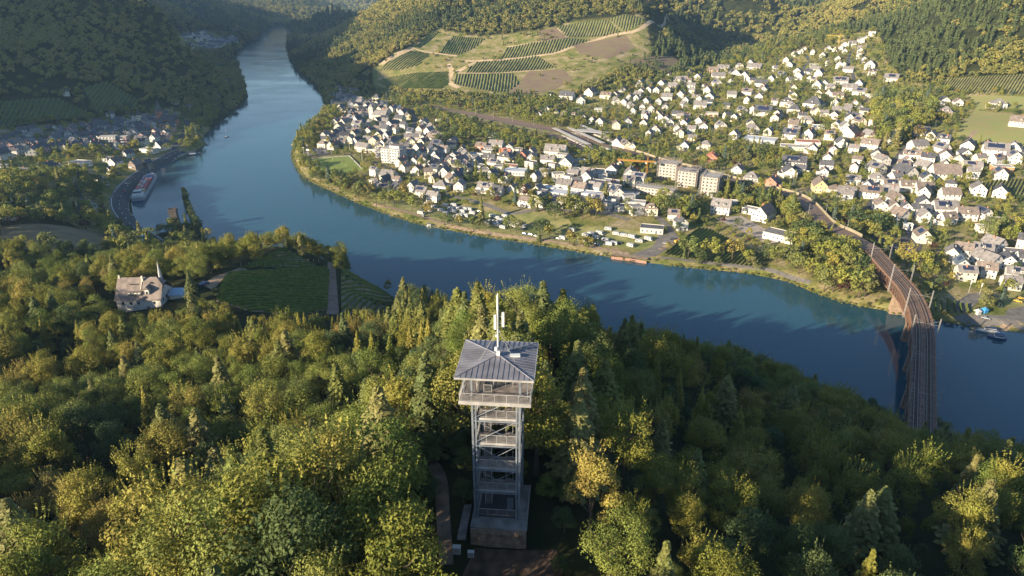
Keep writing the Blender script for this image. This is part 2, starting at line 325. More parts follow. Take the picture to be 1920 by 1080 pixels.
def watermat():
    m,n,b=nodes('river_water'); N=n.nodes.new; L=n.links.new
    b.inputs['Roughness'].default_value=.10; b.inputs['IOR'].default_value=1.333; b.inputs['Specular IOR Level'].default_value=.5
    g=N('ShaderNodeNewGeometry')
    o=N('ShaderNodeTexNoise'); o.inputs['Scale'].default_value=.55; o.inputs['Detail'].default_value=4; L(g.outputs['Position'],o.inputs['Vector'])
    big=N('ShaderNodeTexNoise'); big.inputs['Scale'].default_value=.012; big.inputs['Detail'].default_value=5; L(g.outputs['Position'],big.inputs['Vector'])
    mr=N('ShaderNodeMapRange'); mr.inputs[1].default_value=.42; mr.inputs[2].default_value=.62; mr.inputs[3].default_value=.08; mr.inputs[4].default_value=.40; L(big.outputs[0],mr.inputs[0])
    mp=N('ShaderNodeMapping'); mp.inputs['Scale'].default_value=(.010,.022,1); mp.inputs['Rotation'].default_value=(0,0,.5); L(g.outputs['Position'],mp.inputs['Vector'])
    wd=N('ShaderNodeTexNoise'); wd.inputs['Scale'].default_value=1; wd.inputs['Detail'].default_value=6; wd.inputs['Roughness'].default_value=.65; L(mp.outputs[0],wd.inputs['Vector'])
    wr=N('ShaderNodeMapRange'); wr.inputs[1].default_value=.42; wr.inputs[2].default_value=.66; wr.inputs[3].default_value=.06; wr.inputs[4].default_value=.17; L(wd.outputs[0],wr.inputs[0]); L(wr.outputs[0],b.inputs['Roughness'])
    bp=N('ShaderNodeBump'); bp.inputs['Distance'].default_value=.25; L(mr.outputs[0],bp.inputs['Strength']); L(o.outputs[0],bp.inputs['Height']); L(bp.outputs[0],b.inputs['Normal'])
    cr=N('ShaderNodeValToRGB'); cr.color_ramp.elements[0].color=(.014,.058,.086,1); cr.color_ramp.elements[1].color=(.025,.074,.096,1); L(big.outputs[0],cr.inputs[0]); L(cr.outputs[0],b.inputs['Base Color'])
    return m
P=[(-2500,-600),(2500,-600),(2500,7200),(-2500,7200)]
obj('river_water',MB().face([(x,y,0) for x,y in P]),watermat(),kind='structure')
# ---------------------------------------------------------------- foliage
OAK=leafmat('oak_leaf', [(.14,.155,.026),(.205,.205,.038),(.28,.25,.052),(.16,.19,.036),(.31,.255,.062)],tr=.2,hv=.3)
ASH=leafmat('ash_leaf', [(.13,.175,.036),(.175,.21,.045),(.22,.235,.055),(.145,.185,.055)],tr=.22)
GOLD=leafmat('turning_leaf', [(.28,.24,.06),(.27,.21,.065),(.30,.26,.055),(.26,.22,.08)],tr=.22)
DARK=leafmat('dark_leaf', [(.075,.11,.035),(.10,.13,.045),(.075,.12,.05)])
NEED=leafmat('needles', [(.14,.165,.04),(.20,.205,.055),(.12,.15,.055),(.25,.23,.08)],vs=.35,tr=.15)
BLUE=leafmat('blue_needles',[(.08,.12,.09),(.10,.13,.10)],vs=.35,tr=.15)
TOWNL=leafmat('garden_leaf', [(.21,.24,.045),(.29,.29,.06),(.17,.21,.06),(.34,.30,.065),(.15,.19,.055),(.25,.235,.09)])
FARL=leafmat('hill_forest_leaf', [(.16,.17,.04),(.25,.225,.055),(.13,.155,.045),(.29,.24,.07),(.19,.20,.05)],vs=.05,tr=.1,hv=.1)
FARO=leafmat('hill_olive_leaf', [(.30,.26,.07),(.26,.25,.06),(.34,.27,.09)],vs=.05,tr=.1,hv=.1)
FARD=leafmat('hill_dark_leaf', [(.09,.12,.045),(.12,.14,.05)],vs=.05,tr=.1,hv=.1)
RED=leafmat('copper_leaf',[(.10,.045,.035),(.085,.035,.03)])
BARK=mat('bark',(.085,.065,.045),.95,.3,3,bump=.6)
def cards(P,Nn,size,rs,flat=.5,asp=.62):
    """leaf sprays: one quad each at P, facing roughly along Nn"""
    n=len(P); a=rs.normal(size=(n,3)); N_=Nn+a*flat; N_/=np.linalg.norm(N_,axis=1)[:,None]+1e-9
    t=np.cross(N_,rs.normal(size=(n,3))); t/=np.linalg.norm(t,axis=1)[:,None]+1e-9; b=np.cross(N_,t)
    s=size*(.6+.8*rs.random(n))[:,None]; h=t*s*.5; w=b*s*.5*asp
    V=np.stack([P-h,P-w*.9+h*.1,P+h,P+w*.9-h*.1],1); return V.reshape(-1,3)
def quadmesh(name,V,m,extra=None):
    n=len(V)//4; me=bpy.data.meshes.new(name); me.vertices.add(len(V)); me.vertices.foreach_set('co',V.ravel().astype(np.float32))
    me.loops.add(n*4); me.loops.foreach_set('vertex_index',np.arange(n*4,dtype=np.int32)); me.polygons.add(n); me.polygons.foreach_set('loop_start',(np.arange(n)*4).astype(np.int32))
    me.update(calc_edges=True); me.materials.append(m); return me
def leafcrown(name,m,seed,h=1.0,w=1.0,n=2600,lobes=42,leaf=.42,base=.3,top='round',gap=.75,shoots=0):
    """a crown of separate boughs: height h, half-width w (metres), bottom at base*h"""
    rs=np.random.default_rng(seed); L=[];N_=[]; c0=np.array([0,0,h*(base+1)/2]); hz=h*(1-base)/2
    k=0
    while k<lobes:
        d=rs.normal(size=3); d/=np.linalg.norm(d)
        if d[2]<-.55: continue
        rr=(.62+.3*rs.random()) if rs.random()>.2 else .35*rs.random()+.2
        taper=1.0 if top=='round' else (1-.45*max(0,d[2]))
        c=c0+np.array([d[0]*w*rr*taper,d[1]*w*rr*taper,d[2]*hz*rr]); br=w*(.22+.16*rs.random()); k+=1
        nn=int(n/lobes*(br/(w*.3))**2); e=rs.normal(size=(nn,3)); e/=np.linalg.norm(e,axis=1)[:,None]
        out=(c-c0)/ (np.linalg.norm(c-c0)+1e-6); e=e[(e@out>-.45)]
        rad=br*(gap+(1-gap)*2*rs.random(len(e)))[:,None]; sq=np.array([1,1,.8]); L.append(c+e*rad*sq); N_.append(e+np.array([0,0,.35]))
    for k in range(shoots):
        a=rs.random()*6.28;r=w*.75*math.sqrt(rs.random()); z=c0[2]+hz*math.sqrt(max(0,1-(r/w)**2))*.95; ln=w*(.18+.2*rs.random())
        q=np.linspace(0,1,9)[:,None]; p=np.array([r*math.cos(a),r*math.sin(a),z])+q*np.array([.3*math.cos(a),.3*math.sin(a),1])*ln*1.5; L.append(p); N_.append(rs.normal(size=p.shape))
    P=np.concatenate(L);Q=np.concatenate(N_)
    return quadmesh(name,cards(P,Q,leaf,rs),m)
def conecrown(name,m,seed,h=20.,w=3.6,base=.12,whorl=.62,size=.75,droop=.22,up=.0,ragged=.25,per=9):
    rs=np.random.default_rng(seed); L=[];N_=[];T=[]; z=h*base
    while z<h*.985:
        f=(z/h-base)/(1-base); r0=w*((1-f)**.82)*(1+.12*math.sin(z*2.1)); nb=max(4,int(per*(1-f*.45)))
        a0=rs.random()*6.28
        for k in range(nb):
            a=a0+6.283*k/nb+rs.normal()*.12; r=r0*(1-ragged*rs.random()); ns=max(2,int(r/ (size*.36)))
            t=(np.arange(ns)+.5)/ns; zz=z+up*r*t-droop*r*t*t*1.6+.12*r*t**3+rs.normal(size=ns)*.06
            px=np.cos(a)*r*t;pyy=np.sin(a)*r*t
            for side in (-1,0,1):
                off=size*.42*side*(1-.45*t); qx=px-math.sin(a)*off;qy=pyy+math.cos(a)*off
                L.append(np.stack([qx,qy,zz-abs(off)*.25],1)); d=np.array([math.cos(a)*.45-math.sin(a)*side*.35,math.sin(a)*.45+math.cos(a)*side*.35,.85]); N_.append(np.tile(d,(ns,1)))
        z+=whorl*(1-.45*f)*(0.85+.3*rs.random())
    q=np.linspace(0,1,8)[:,None]; L.append(np.array([0,0,h*.95])+q*np.array([0,0,h*.05])); N_.append(rs.normal(size=(8,3)))
    P=np.concatenate(L);Q=np.concatenate(N_); return quadmesh(name,cards(P,Q,size,rs,flat=.35,asp=.7),m)
def trunkmesh(h,r,limbs=True,seed=0,top=.8):
    rs=random.Random(seed); mb=MB(); p=Vector((0,0,-1.2)); pts=[p]
    for k in range(1,6): pts.append(Vector((rs.gauss(0,.09)*k*.5,rs.gauss(0,.09)*k*.5,h*top*k/5)))
    for k in range(5): mb.tube(pts[k],pts[k+1],r*(1-.17*k),r*(1-.17*(k+1)),7)
    if limbs:
        for k in range(7):
            a=k*2.4; s=pts[2+k%3]; e=s+Vector((math.cos(a)*h*.16,math.sin(a)*h*.16,h*.18)); mb.tube(s,e,r*.38,r*.14,5); mb.tube(e,e+Vector((math.cos(a+.5)*h*.07,math.sin(a+.5)*h*.07,h*.1)),r*.14,r*.05,4)
    return mesh('trunk',mb,BARK)
def pack(name,crown,h,r,seed=0,limbs=True,top=.8): return (name,crown,trunkmesh(h,r,limbs,seed,top),h)
NEAR=dict(
oak=[pack('oak', leafcrown('crown', OAK,11,17,4.6,11000,38,.33,.22,shoots=34), 17,.36,1), pack('oak', leafcrown('crown', OAK,12,15,4.1,9500,30,.31,.2,shoots=44), 15,.32,2), pack('oak', leafcrown('crown', OAK,13,18,5.1,12500,46,.35,.26,shoots=16), 18,.4,3), pack('oak', leafcrown('crown', OAK,14,16,4.0,9500,26,.32,.2,top='cone',shoots=30), 16,.34,21)],
ash=[pack('ash', leafcrown('crown', ASH,21,17,4.4,10500,32,.27,.22,gap=.6,shoots=10), 17,.34,4), pack('ash', leafcrown('crown', ASH,22,15,4.6,10500,28,.27,.26,gap=.6), 15,.34,5)],
gold=[pack('gold', leafcrown('crown', GOLD,31,14,3.7,8500,30,.32,.22,shoots=36), 14,.3,6)],
dark=[pack('dark', leafcrown('crown', DARK,41,16,4.5,9500,36,.36,.2,shoots=6), 16,.36,7)],
fir=[pack('fir', conecrown('crown', NEED,51,19,5.2,whorl=.8,size=.8,per=13), 19,.34,8,False,.95), pack('fir', conecrown('crown', NEED,52,17,4.8,whorl=.85,size=.8,droop=.1,up=.25,ragged=.35,per=13), 17,.3,9,False,.95), pack('fir', conecrown('crown', NEED,53,20,4.6,whorl=.9,size=.78,ragged=.4,droop=.3,per=12), 20,.33,10,False,.95)],
 larch=[pack('larch',conecrown('crown',OAK,54,19,3.9,whorl=.55,size=.55,droop=.3,up=.25,ragged=.3,per=10),19,.3,11,False,.95)])
MID=dict(
 garden=[pack('garden',leafcrown('crown',TOWNL,61,10,4.2,760,22,.85,.18),10,.25,12),pack('garden',leafcrown('crown',TOWNL,62,9,3.5,640,18,.8,.15),9,.22,13),pack('garden',leafcrown('crown',TOWNL,63,11,3.6,760,22,.85,.15,top='cone'),11,.25,14)],
 darkm=[pack('darkm',leafcrown('crown',DARK,64,10,4.0,760,22,.85,.15),10,.25,15)],
 goldm=[pack('goldm',leafcrown('crown',GOLD,65,8,3.2,560,16,.75,.15),8,.2,16)],
 redm=[pack('redm',leafcrown('crown',RED,66,8,3.3,560,16,.75,.15),8,.2,17)],
 spruce=[pack('spruce',conecrown('crown',NEED,67,14,3.0,.08,1.3,1.25,per=7),14,.25,18,False,.95)],
 bluem=[pack('bluem',conecrown('crown',BLUE,68,13,3.3,.06,1.3,1.25,per=7),13,.25,19,False,.95)])
# hill forest: small crowns for the stuff object
def blobcrown(name,m,seed,sx=1,sz=1.1):
    rs=np.random.default_rng(seed); bm=bmesh.new(); bmesh.ops.create_icosphere(bm,subdivisions=2,radius=1)
    lob=rs.normal(size=(9,3)); lob/=np.linalg.norm(lob,axis=1)[:,None]
    for v in bm.verts:
        p=np.array(v.co); k=.72+.36*max(0,((lob@p).max()-.6)/.4)+rs.normal()*.05; v.co=(p[0]*k*sx,p[1]*k*sx,p[2]*k*sz+.75)
    me=bpy.data.meshes.new(name); bm.to_mesh(me); bm.free(); me.materials.append(m); return me
def tuftcrown(name,m,seed,cone=False):
    if cone: return conecrown(name,m,seed,3.2,.62,.05,.36,.5,per=5)
    return leafcrown(name,m,seed,2.0,1.0,230,12,.42,.05)
FARM=[tuftcrown('crown',FARL,71), tuftcrown('crown',FARL,72), tuftcrown('crown',FARL,73), tuftcrown('crown',NEED,74,True), tuftcrown('crown',FARO,75), tuftcrown('crown',FARD,76), tuftcrown('crown',FARD,77,True)]
def scatter(name,pts,meshes,label,cat,realize=False):
    """a mass nobody could count: one object, points that carry copies of the crowns. pts rows: x,y,z,scale,rot,index"""
    pts=np.asarray(pts,float); me=bpy.data.meshes.new(name); me.vertices.add(len(pts)); me.vertices.foreach_set('co',pts[:,:3].ravel().astype(np.float32))
    for nm,k in (('scl',3),('rot',4)):
        a=me.attributes.new(nm,'FLOAT','POINT'); a.data.foreach_set('value',pts[:,k].astype(np.float32))
    a=me.attributes.new('idx','INT','POINT'); a.data.foreach_set('value',pts[:,5].astype(np.int32)); me.update()
    o=bpy.data.objects.new(name,me); COL.objects.link(o); tag(o,label,cat,kind='stuff')
    src=bpy.data.collections.new(name+'_sources')
    for k,m in enumerate(meshes):
        s=bpy.data.objects.new('%s_crown_%02d'%(name,k),m); src.objects.link(s)
    ng=bpy.data.node_groups.new(name,'GeometryNodeTree'); ng.interface.new_socket('Geometry',in_out='INPUT',socket_type='NodeSocketGeometry'); ng.interface.new_socket('Geometry',in_out='OUTPUT',socket_type='NodeSocketGeometry')
    N=ng.nodes.new; L=ng.links.new; gi=N('NodeGroupInput');go=N('NodeGroupOutput'); ci=N('GeometryNodeCollectionInfo'); ci.inputs['Collection'].default_value=src; ci.inputs['Separate Children'].default_value=True; ci.inputs['Reset Children'].default_value=True
    ip=N('GeometryNodeInstanceOnPoints'); ip.inputs['Pick Instance'].default_value=True; L(gi.outputs[0],ip.inputs['Points']); L(ci.outputs[0],ip.inputs['Instance'])
    def attr(nm,t):
        q=N('GeometryNodeInputNamedAttribute'); q.data_type=t; q.inputs['Name'].default_value=nm; return q.outputs[0]
    L(attr('idx','INT'),ip.inputs['Instance Index']); cx=N('ShaderNodeCombineXYZ'); L(attr('rot','FLOAT'),cx.inputs[2]); e=N('FunctionNodeEulerToRotation'); L(cx.outputs[0],e.inputs[0]); L(e.outputs[0],ip.inputs['Rotation'])
    c2=N('ShaderNodeCombineXYZ'); s_=attr('scl','FLOAT'); [L(s_,c2.inputs[k]) for k in range(3)]; L(c2.outputs[0],ip.inputs['Scale']); L(ip.outputs[0],go.inputs[0])
    md=o.modifiers.new('scatter','NODES'); md.node_group=ng; return o
# ---------------------------------------------------------------- things that get a label from where they stand
LAND=[]     # (name, x, y)
PEND=[]     # (object, description, category, group, x, y)
def later(o,desc,cat,group,x,y): PEND.append((o,desc,cat,group,x,y))
ORD=['','second ','third ','fourth ','fifth ','sixth ','seventh ','eighth ','ninth ','tenth ','eleventh ','twelfth ']
def ordn(k):
    if k<12: return ORD[k]
    n=k+1; return '%d%s '%(n,'th' if 10<n%100<20 else {1:'st',2:'nd',3:'rd'}.get(n%10,'th'))
def finish_labels():
    cells={}
    for it in PEND:
        o,d,c,g,x,y=it; best=min(LAND,key=lambda l:(l[1]-x)**2+(l[2]-y)**2); dx,dy=x-best[1],y-best[2]
        side=('right of' if dx>0 else 'left of') if abs(dx)>abs(dy) else ('beyond' if dy>0 else 'in front of')
        cells.setdefault((d,best[0],side),[]).append((math.hypot(dx,dy),it))
    for (d,l,s),v in cells.items():
        v.sort(key=lambda q:q[0])
        for k,(_,it) in enumerate(v):
            n='%snearest %s the %s'%(ordn(k),s,l) if len(v)>1 else '%s the %s'%(s,l)
            tag(it[0],'%s, %s'%(d,n),it[2],it[3])
KIND=dict(oak='olive-green broadleaf tree',ash='fresh green feathery tree',gold='yellow-brown autumn tree',dark='dark green leafy tree',fir='tall pointed conifer',larch='light green layered larch',
 garden='green leafy tree',darkm='dark green rounded tree',goldm='yellow-leaved tree',redm='copper-red leaved tree',spruce='dark pointed spruce',bluem='blue-grey conifer')
TN=dict(fir='fir_tree',larch='larch_tree',spruce='spruce_tree',bluem='blue_spruce',oak='oak_tree',ash='ash_tree',gold='turning_tree',dark='dark_tree',garden='garden_tree',darkm='lime_tree',goldm='yellow_tree',redm='copper_beech')
def tree(kind,x,y,z,h,ws=1.,group=None,prefix=''):
    L=NEAR.get(kind) or MID[kind]; nm,cr,tr,hh=L[rnd.randrange(len(L))]; s=h/hh
    e=empty(TN[kind],(x,y,z),rnd.random()*6.28); e.scale=(s*ws,s*ws,s)
    obj('crown',cr,None,e); obj('trunk',tr,None,e)
    later(e,prefix+KIND[kind],'tree',group or 'trees',x,y); return e
# ---------------------------------------------------------------- where things stand
BL=[] # blocked discs x,y,r
HS=[] # houses
def W_(px,py): 
    p=hit(px,py); return p
PATHS=[] # sampled road points, kept clear of trees
def road(name,px,width,m,step=4,off=.16,kind='structure'):
    q=smoothline(hits(px),step); 
    for p in q: PATHS.append((p[0],p[1],width/2+1))
    return strip(name,q,width,m,off,kind),q
ASPH=mat('asphalt',(.062,.064,.07),.9,.25,.8); ASPL=mat('worn_asphalt',(.14,.13,.12),.95,.2,.3); DIRT=mat('dirt_track',(.26,.19,.13),.95,.3,.4,bump=.3)
PALE=mat('pale_yard',(.30,.26,.22),.95,.2,.3); PAINT=mat('road_paint',(.75,.75,.72),.7,.08,2); BAL=mat('track_ballast',(.17,.115,.085),.95,.35,1.2,bump=.4); RAIL=mat('rail_steel',(.30,.26,.24),.45,.2,2,metal=.7)
GRASS=mat('mown_pitch',(.15,.195,.035),.95,.15,.15); MEAD=mat('dry_meadow',(.33,.29,.11),.95,.25,.08,c2=(.21,.23,.07)); LAWN=mat('lawn',(.15,.19,.045),.95,.3,.1,c2=(.29,.26,.10)); VGR=mat('bank_reeds',(.16,.24,.03),.95,.3,.5)
SCRUB=mat('brown_scrub',(.25,.165,.12),.95,.35,.06,c2=(.17,.14,.07),bump=.4); TAN=mat('tan_slope',(.42,.32,.20),.95,.15,.1); VSOIL=mat('vineyard_soil',(.20,.18,.08),.95,.25,.1); VINE=leafmat('vine_leaf', [(.10,.15,.03),(.13,.165,.035)],vs=.4,tr=.15); HEDGE=leafmat('hedge_leaf', [(.10,.15,.025),(.13,.17,.03)],vs=.5)
STONE=mat('sandstone',(.26,.185,.13),.9,.3,1.4,bump=.5,obj=True); CONC=mat('concrete',(.22,.21,.20),.9,.3,.5,bump=.2); STEELW=mat('pale_galvanised_steel',(.40,.385,.37),.6,.18,.8,metal=.3); SHADESTONE=mat('shade_toned_stone',(.075,.065,.06),.95,.35,.5,bump=.4)  # old pier's stone is coloured darker in place of shade on it
WHITE=mat('white_plaster',(.64,.61,.555),.85,.06,.3,obj=True)
# roads of the town and villages
V=lambda s:[tuple(float(a) for a in p.split(',')) for p in s.split()]
for nm,pp,w,m in (('street','1480,380 1530,350 1548,330 1552,300 1560,285 1590,262 1610,250',7,ASPH),('street','1625,400 1646,360 1655,335 1680,300 1700,275 1722,262 1745,262',6,ASPH),('street','1640,440 1690,470 1712,450 1705,420',9,ASPH),
  ('street','1100,318 1140,330 1152,345 1100,352',8,ASPL),('street','1152,345 1220,395 1260,440 1235,470 1180,485',6,ASPL),('street','760,345 850,368 900,380 960,400 1010,392 1060,395 1130,400 1180,412',5,ASPL),
  ('street','900,330 960,336 1010,326 1060,325 1110,318',6,ASPH),('street','735,270 770,245 778,225 770,205',6,ASPH),('street','690,300 740,320 790,345 850,350',5,ASPH),
  ('riverside_path','700,383 760,397 850,424 920,438 1000,448 1100,462 1150,470 1180,476',4,DIRT),('riverside_path','1240,483 1320,492 1420,502 1470,515 1520,530',3.5,ASPL),
  ('street','1870,560 1830,556 1800,590 1850,600 1905,600',8,ASPL),('street','1905,600 1880,618 1870,640',4,DIRT),('street','1560,330 1640,345 1700,345',5,ASPL),('street','1590,215 1550,205 1500,215 1440,200 1380,205',4,ASPL),
  ('street','1570,180 1600,150 1590,120 1600,95 1625,78',5,ASPH),('street','1500,145 1508,125 1518,115 1512,105',5,ASPH),('street','1050,195 1110,200 1180,210 1260,215 1330,215',5,ASPL),
  ('track','1830,245 1815,262 1805,280',4,DIRT),('village_street','20,320 100,330 160,325 190,345 205,352',5,ASPH),('village_street','320,282 340,262 352,240 350,225',8,ASPH),('riverside_path','400,195 412,170 425,150 415,130 400,110',6,ASPL),
  ('hill_road','767,88 797,97 857,105',5,TAN),('hill_road','870,115 940,112 1037,100 1073,88 1140,68 1207,50 1253,30',7,TAN),('hill_road','840,120 847,133 842,153 860,165',9,TAN),('hill_road','860,137 923,137 993,133 1053,132',4,TAN),('hill_road','950,88 1017,78 1063,68 1043,53',4,TAN)):
    road(nm,V(pp),w,m)
# river road with its kerb and markings
QR=smoothline(hits([(340,282),(318,292),(296,309),(268,325),(243,345),(228,365),(224,388),(235,408),(255,430),(285,450),(322,468)]),4)
for p in QR: PATHS.append((p[0],p[1],9))
strip('river_road',QR,12,ASPH,.3); strip('kerb',QR,.5,CONC,.42,shift=6.3); strip('kerb',QR,.4,CONC,.42,shift=-6.2)
for k,w in ((0,-5.2),(1,5.3)): strip('road_markings',QR,.35,PAINT,.32,shift=w,across=1)
mb=MB()
for i in range(0,len(QR)-1,3):
    a,b=QR[i],QR[i+1]; n=normals([a,b])[0]*.15; mb.face([(a[0]-n[0],a[1]-n[1],G(*a)+.33),(b[0]-n[0],b[1]-n[1],G(*b)+.33),(b[0]+n[0],b[1]+n[1],G(*b)+.33),(a[0]+n[0],a[1]+n[1],G(*a)+.33)])
obj('road_markings',mb,PAINT,kind='structure')
# open surfaces
FPX=[]
def area(name,px,m,off=.1,cell=6,block=True):
    if block and V(px)[0][1]<270: FPX.append(V(px))
    P=hits(V(px))
    if block: AREAS.append([(p[0],p[1]) for p in P])
    return drape(name,P,m,off,cell),P
AREAS=[]
area('pitch_grass','575,299 655,293 681,321 612,329',GRASS,.25)
area('camping_lawn','700,378 720,360 800,385 880,395 960,400 1010,398 1060,425 1130,425 1240,440 1230,470 1100,458 1000,445 900,434 800,412',LAWN,.08,block=False)
area('parking','566,281 620,276 625,290 575,294',ASPL,.2); area('parking','1690,440 1730,460 1720,480 1685,470',ASPH,.2)
area('yard','1340,410 1390,404 1440,432 1480,452 1440,458 1385,430',PALE,.12); area('yard','1235,440 1270,440 1275,452 1230,480 1195,487 1180,478 1225,462',ASPL,.12)
area('yard','1100,385 1165,380 1160,400 1110,396',PALE,.12); area('wharf_path','1890,580 1920,575 1960,600 1960,640 1905,615 1880,600',ASPL,.12)
area('lawn_patch','1850,555 1960,540 1960,575 1880,575',LAWN,.1); area('lawn_patch','1620,582 1665,560 1680,585 1650,582',LAWN,.1,block=False); area('lawn_patch','985,400 1060,400 1075,425 1010,412',LAWN,.12)
area('meadow','1790,257 1820,213 1830,207 1895,215 1905,240 1990,255 1990,285 1813,267',MEAD,.12,8); area('meadow','1818,180 1990,186 1990,200 1850,205 1830,207',MEAD,.12,8)
area('meadow','1060,205 1120,192 1140,198 1130,203 1090,212',MEAD,.12,8,False)
# vineyards: a field thing with its rows as parts
def rows_of(poly,ang,gap):
    c,s=math.cos(ang),math.sin(ang); Q=[(x*c+y*s,-x*s+y*c) for x,y in poly]; v=min(q[1] for q in Q)+gap/2; out=[]
    while v<max(q[1] for q in Q):
        xs=[]
        for i in range(len(Q)):
            a=Q[i];b=Q[(i+1)%len(Q)]
            if (a[1]>v)!=(b[1]>v): xs.append(a[0]+(b[0]-a[0])*(v-a[1])/(b[1]-a[1]))
        xs.sort()
        for k in range(0,len(xs)-1,2): out.append(((xs[k]*c-v*s,xs[k]*s+v*c),(xs[k+1]*c-v*s,xs[k+1]*s+v*c)))
        v+=gap
    return out
def rowmesh(mb,a,b,w=.9,h=1.7,step=3.,rs=rnd):
    L=math.hypot(b[0]-a[0],b[1]-a[1]); n=max(1,int(L/step)); d=((b[0]-a[0])/max(L,.1),(b[1]-a[1])/max(L,.1)); pr=None
    for k in range(n+1):
        t=k/n; x=a[0]+(b[0]-a[0])*t;y=a[1]+(b[1]-a[1])*t;z=G(x,y); ww=w*rs.uniform(.6,1.25)/2; hh=h*rs.uniform(.75,1.15)
        r=[(x-d[1]*ww,y+d[0]*ww,z-.2),(x-d[1]*ww*.9,y+d[0]*ww*.9,z+hh*.75),(x+rs.uniform(-.15,.15),y,z+hh),(x+d[1]*ww*.9,y-d[0]*ww*.9,z+hh*.75),(x+d[1]*ww,y-d[0]*ww,z-.2)]
        i=len(mb.v); mb.v+=r
        if pr is not None:
            for q in range(4): mb.f.append((pr+q,pr+q+1,i+q+1,i+q)); mb.m.append(0)
        pr=i
def vineyard(label,px,dirpx,gap,single,w=.9,h=1.7,step=3.,soil=None,vm=None):
    P=[(p[0],p[1]) for p in hits(V(px))]; AREAS.append(P); FPX.append(V(px)); a,b=hits(V(dirpx)); ang=math.atan2(b[1]-a[1],b[0]-a[0])
    c=(sum(p[0] for p in P)/len(P),sum(p[1] for p in P)/len(P)); e=empty('vineyard',(0,0,0),label=label,cat='vineyard')
    o=drape('soil',P,soil or VSOIL,.14,6,None,e)
    if single:
        for r in rows_of(P,ang,gap):
            mb=MB(); rowmesh(mb,r[0],r[1],w,h,step); obj('vine_row',mb,vm or VINE,e)
    else:
        mb=MB()
        for r in rows_of(P,ang,gap): rowmesh(mb,r[0],r[1],w,h,step)
        obj('vine_rows',mb,vm or VINE,e,kind='stuff')
    return e
vineyard('vineyard of slanting dark green rows beside the riverside camping ground','1310,429 1330,431 1369,451 1408,469 1436,484 1436,499 1406,500 1310,488 1245,477','1245,477 1308,431',2.6,True)
vineyard('dark vineyard with short rows on the bank right of the bridge','1735,563 1822,575 1830,592 1738,580','1782,570 1784,584',3.2,True,h=2.2)
vineyard('sunlit vineyard on the slope above the meadow at the right edge','1757,167 1780,147 1990,140 1990,184 1813,175','1790,172 1810,146',3.2,False)
vineyard('vineyard of upright rows behind the tall white house at right','1828,348 1873,337 1990,338 1990,380 1900,375 1860,368','1880,374 1900,338',2.6,True)
vineyard('tiny vineyard plot beside the orange flat-roofed house','1832,297 1870,297 1868,310 1840,310','1850,309 1856,298',2.4,True)
for lb,pp,dd,g in (('large striped vineyard below the hilltop trees','1043,50 1103,40 1137,38 1163,60 1133,68 1063,70','1080,68 1090,45',5),('uppermost vineyard at the right end of the hill road','1140,37 1173,28 1207,37 1203,45 1173,60','1165,55 1170,32',5),
  ('long vineyard strip above the hill road','950,90 1017,78 1063,72 1107,75 1070,88 1037,100 940,110','1000,105 1010,82',5),('dark green square vineyard below the forest edge','847,68 910,73 890,90 860,103 825,100','850,100 865,72',4.5),
  ('small sloping vineyard left of the fork in the hill roads','770,95 807,102 783,123 750,132 713,132','745,130 790,100',4.5),('vineyard between the hill road and the farm track','930,115 1007,105 1043,127 993,132 933,137 870,137 893,117','930,135 945,113',5),
  ('lowest vineyard at the foot of the sunlit hill','853,140 963,138 973,157 950,173 923,172 873,163 850,157','925,170 930,140',5),('bright green vineyard left of the hill road bend','707,153 773,138 840,135 842,157 827,167 757,167','760,165 800,140',4),
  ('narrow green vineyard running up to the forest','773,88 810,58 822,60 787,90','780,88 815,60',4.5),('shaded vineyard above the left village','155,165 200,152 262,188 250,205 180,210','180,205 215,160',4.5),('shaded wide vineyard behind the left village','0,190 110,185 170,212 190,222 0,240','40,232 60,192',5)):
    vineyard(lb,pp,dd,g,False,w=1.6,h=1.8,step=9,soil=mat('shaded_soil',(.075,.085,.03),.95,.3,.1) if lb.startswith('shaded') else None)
vineyard('shaded terrace vineyard on the spur below the hilltop house','432,512 500,508 610,500 618,510 614,580 560,592 470,585 405,566','420,540 612,545',2.7,True,w=.75,h=1.5,soil=mat('spur_soil',(.17,.135,.085),.95,.3,.3))
vineyard('bare triangular vineyard at the tip of the spur','532,466 592,498 560,500 452,504 490,485','460,502 590,499',2.7,True,w=.45,h=1.1,soil=mat('bare_slope',(.22,.16,.13),.95,.3,.3))
vineyard('steep shaded vineyard right of the spur track','640,505 668,515 735,560 735,585 640,590','640,590 735,575',2.8,True,w=.7,h=1.4,soil=mat('spur_soil',(.17,.135,.085),.95,.3,.3))
area('brown_scrub','993,133 1057,130 1075,150 1040,167 1000,177 950,177',SCRUB,.2,8,False); area('brown_scrub','1010,57 1043,52 1063,72 1017,78',SCRUB,.2,8,False); area('brown_scrub','1073,83 1173,65 1190,90 1140,110 1090,103',SCRUB,.2,8,False); area('brown_scrub','1180,112 1260,105 1290,125 1240,140 1200,130',SCRUB,.2,8,False)
area('tan_slope','708,122 770,90 777,95 717,123',TAN,.2,8); area('tan_slope','853,133 887,117 895,117 860,137',TAN,.2,8); area('brown_field','0,425 60,420 130,425 200,440 222,468 120,472 0,468',mat('stubble',(.16,.12,.06),.95,.25,.08),.15,6)
area('spur_path','614,498 632,498 636,590 612,590',mat('spur_track',(.17,.125,.10),.95,.2,.4),.2,4); area('spur_yard','380,535 400,520 455,500 465,508 425,520 400,545',DIRT,.15,4)
AREAS+= [[pz(a,b,2)[:2] for a,b in V('700,376 1240,430 1240,486 700,395')]]
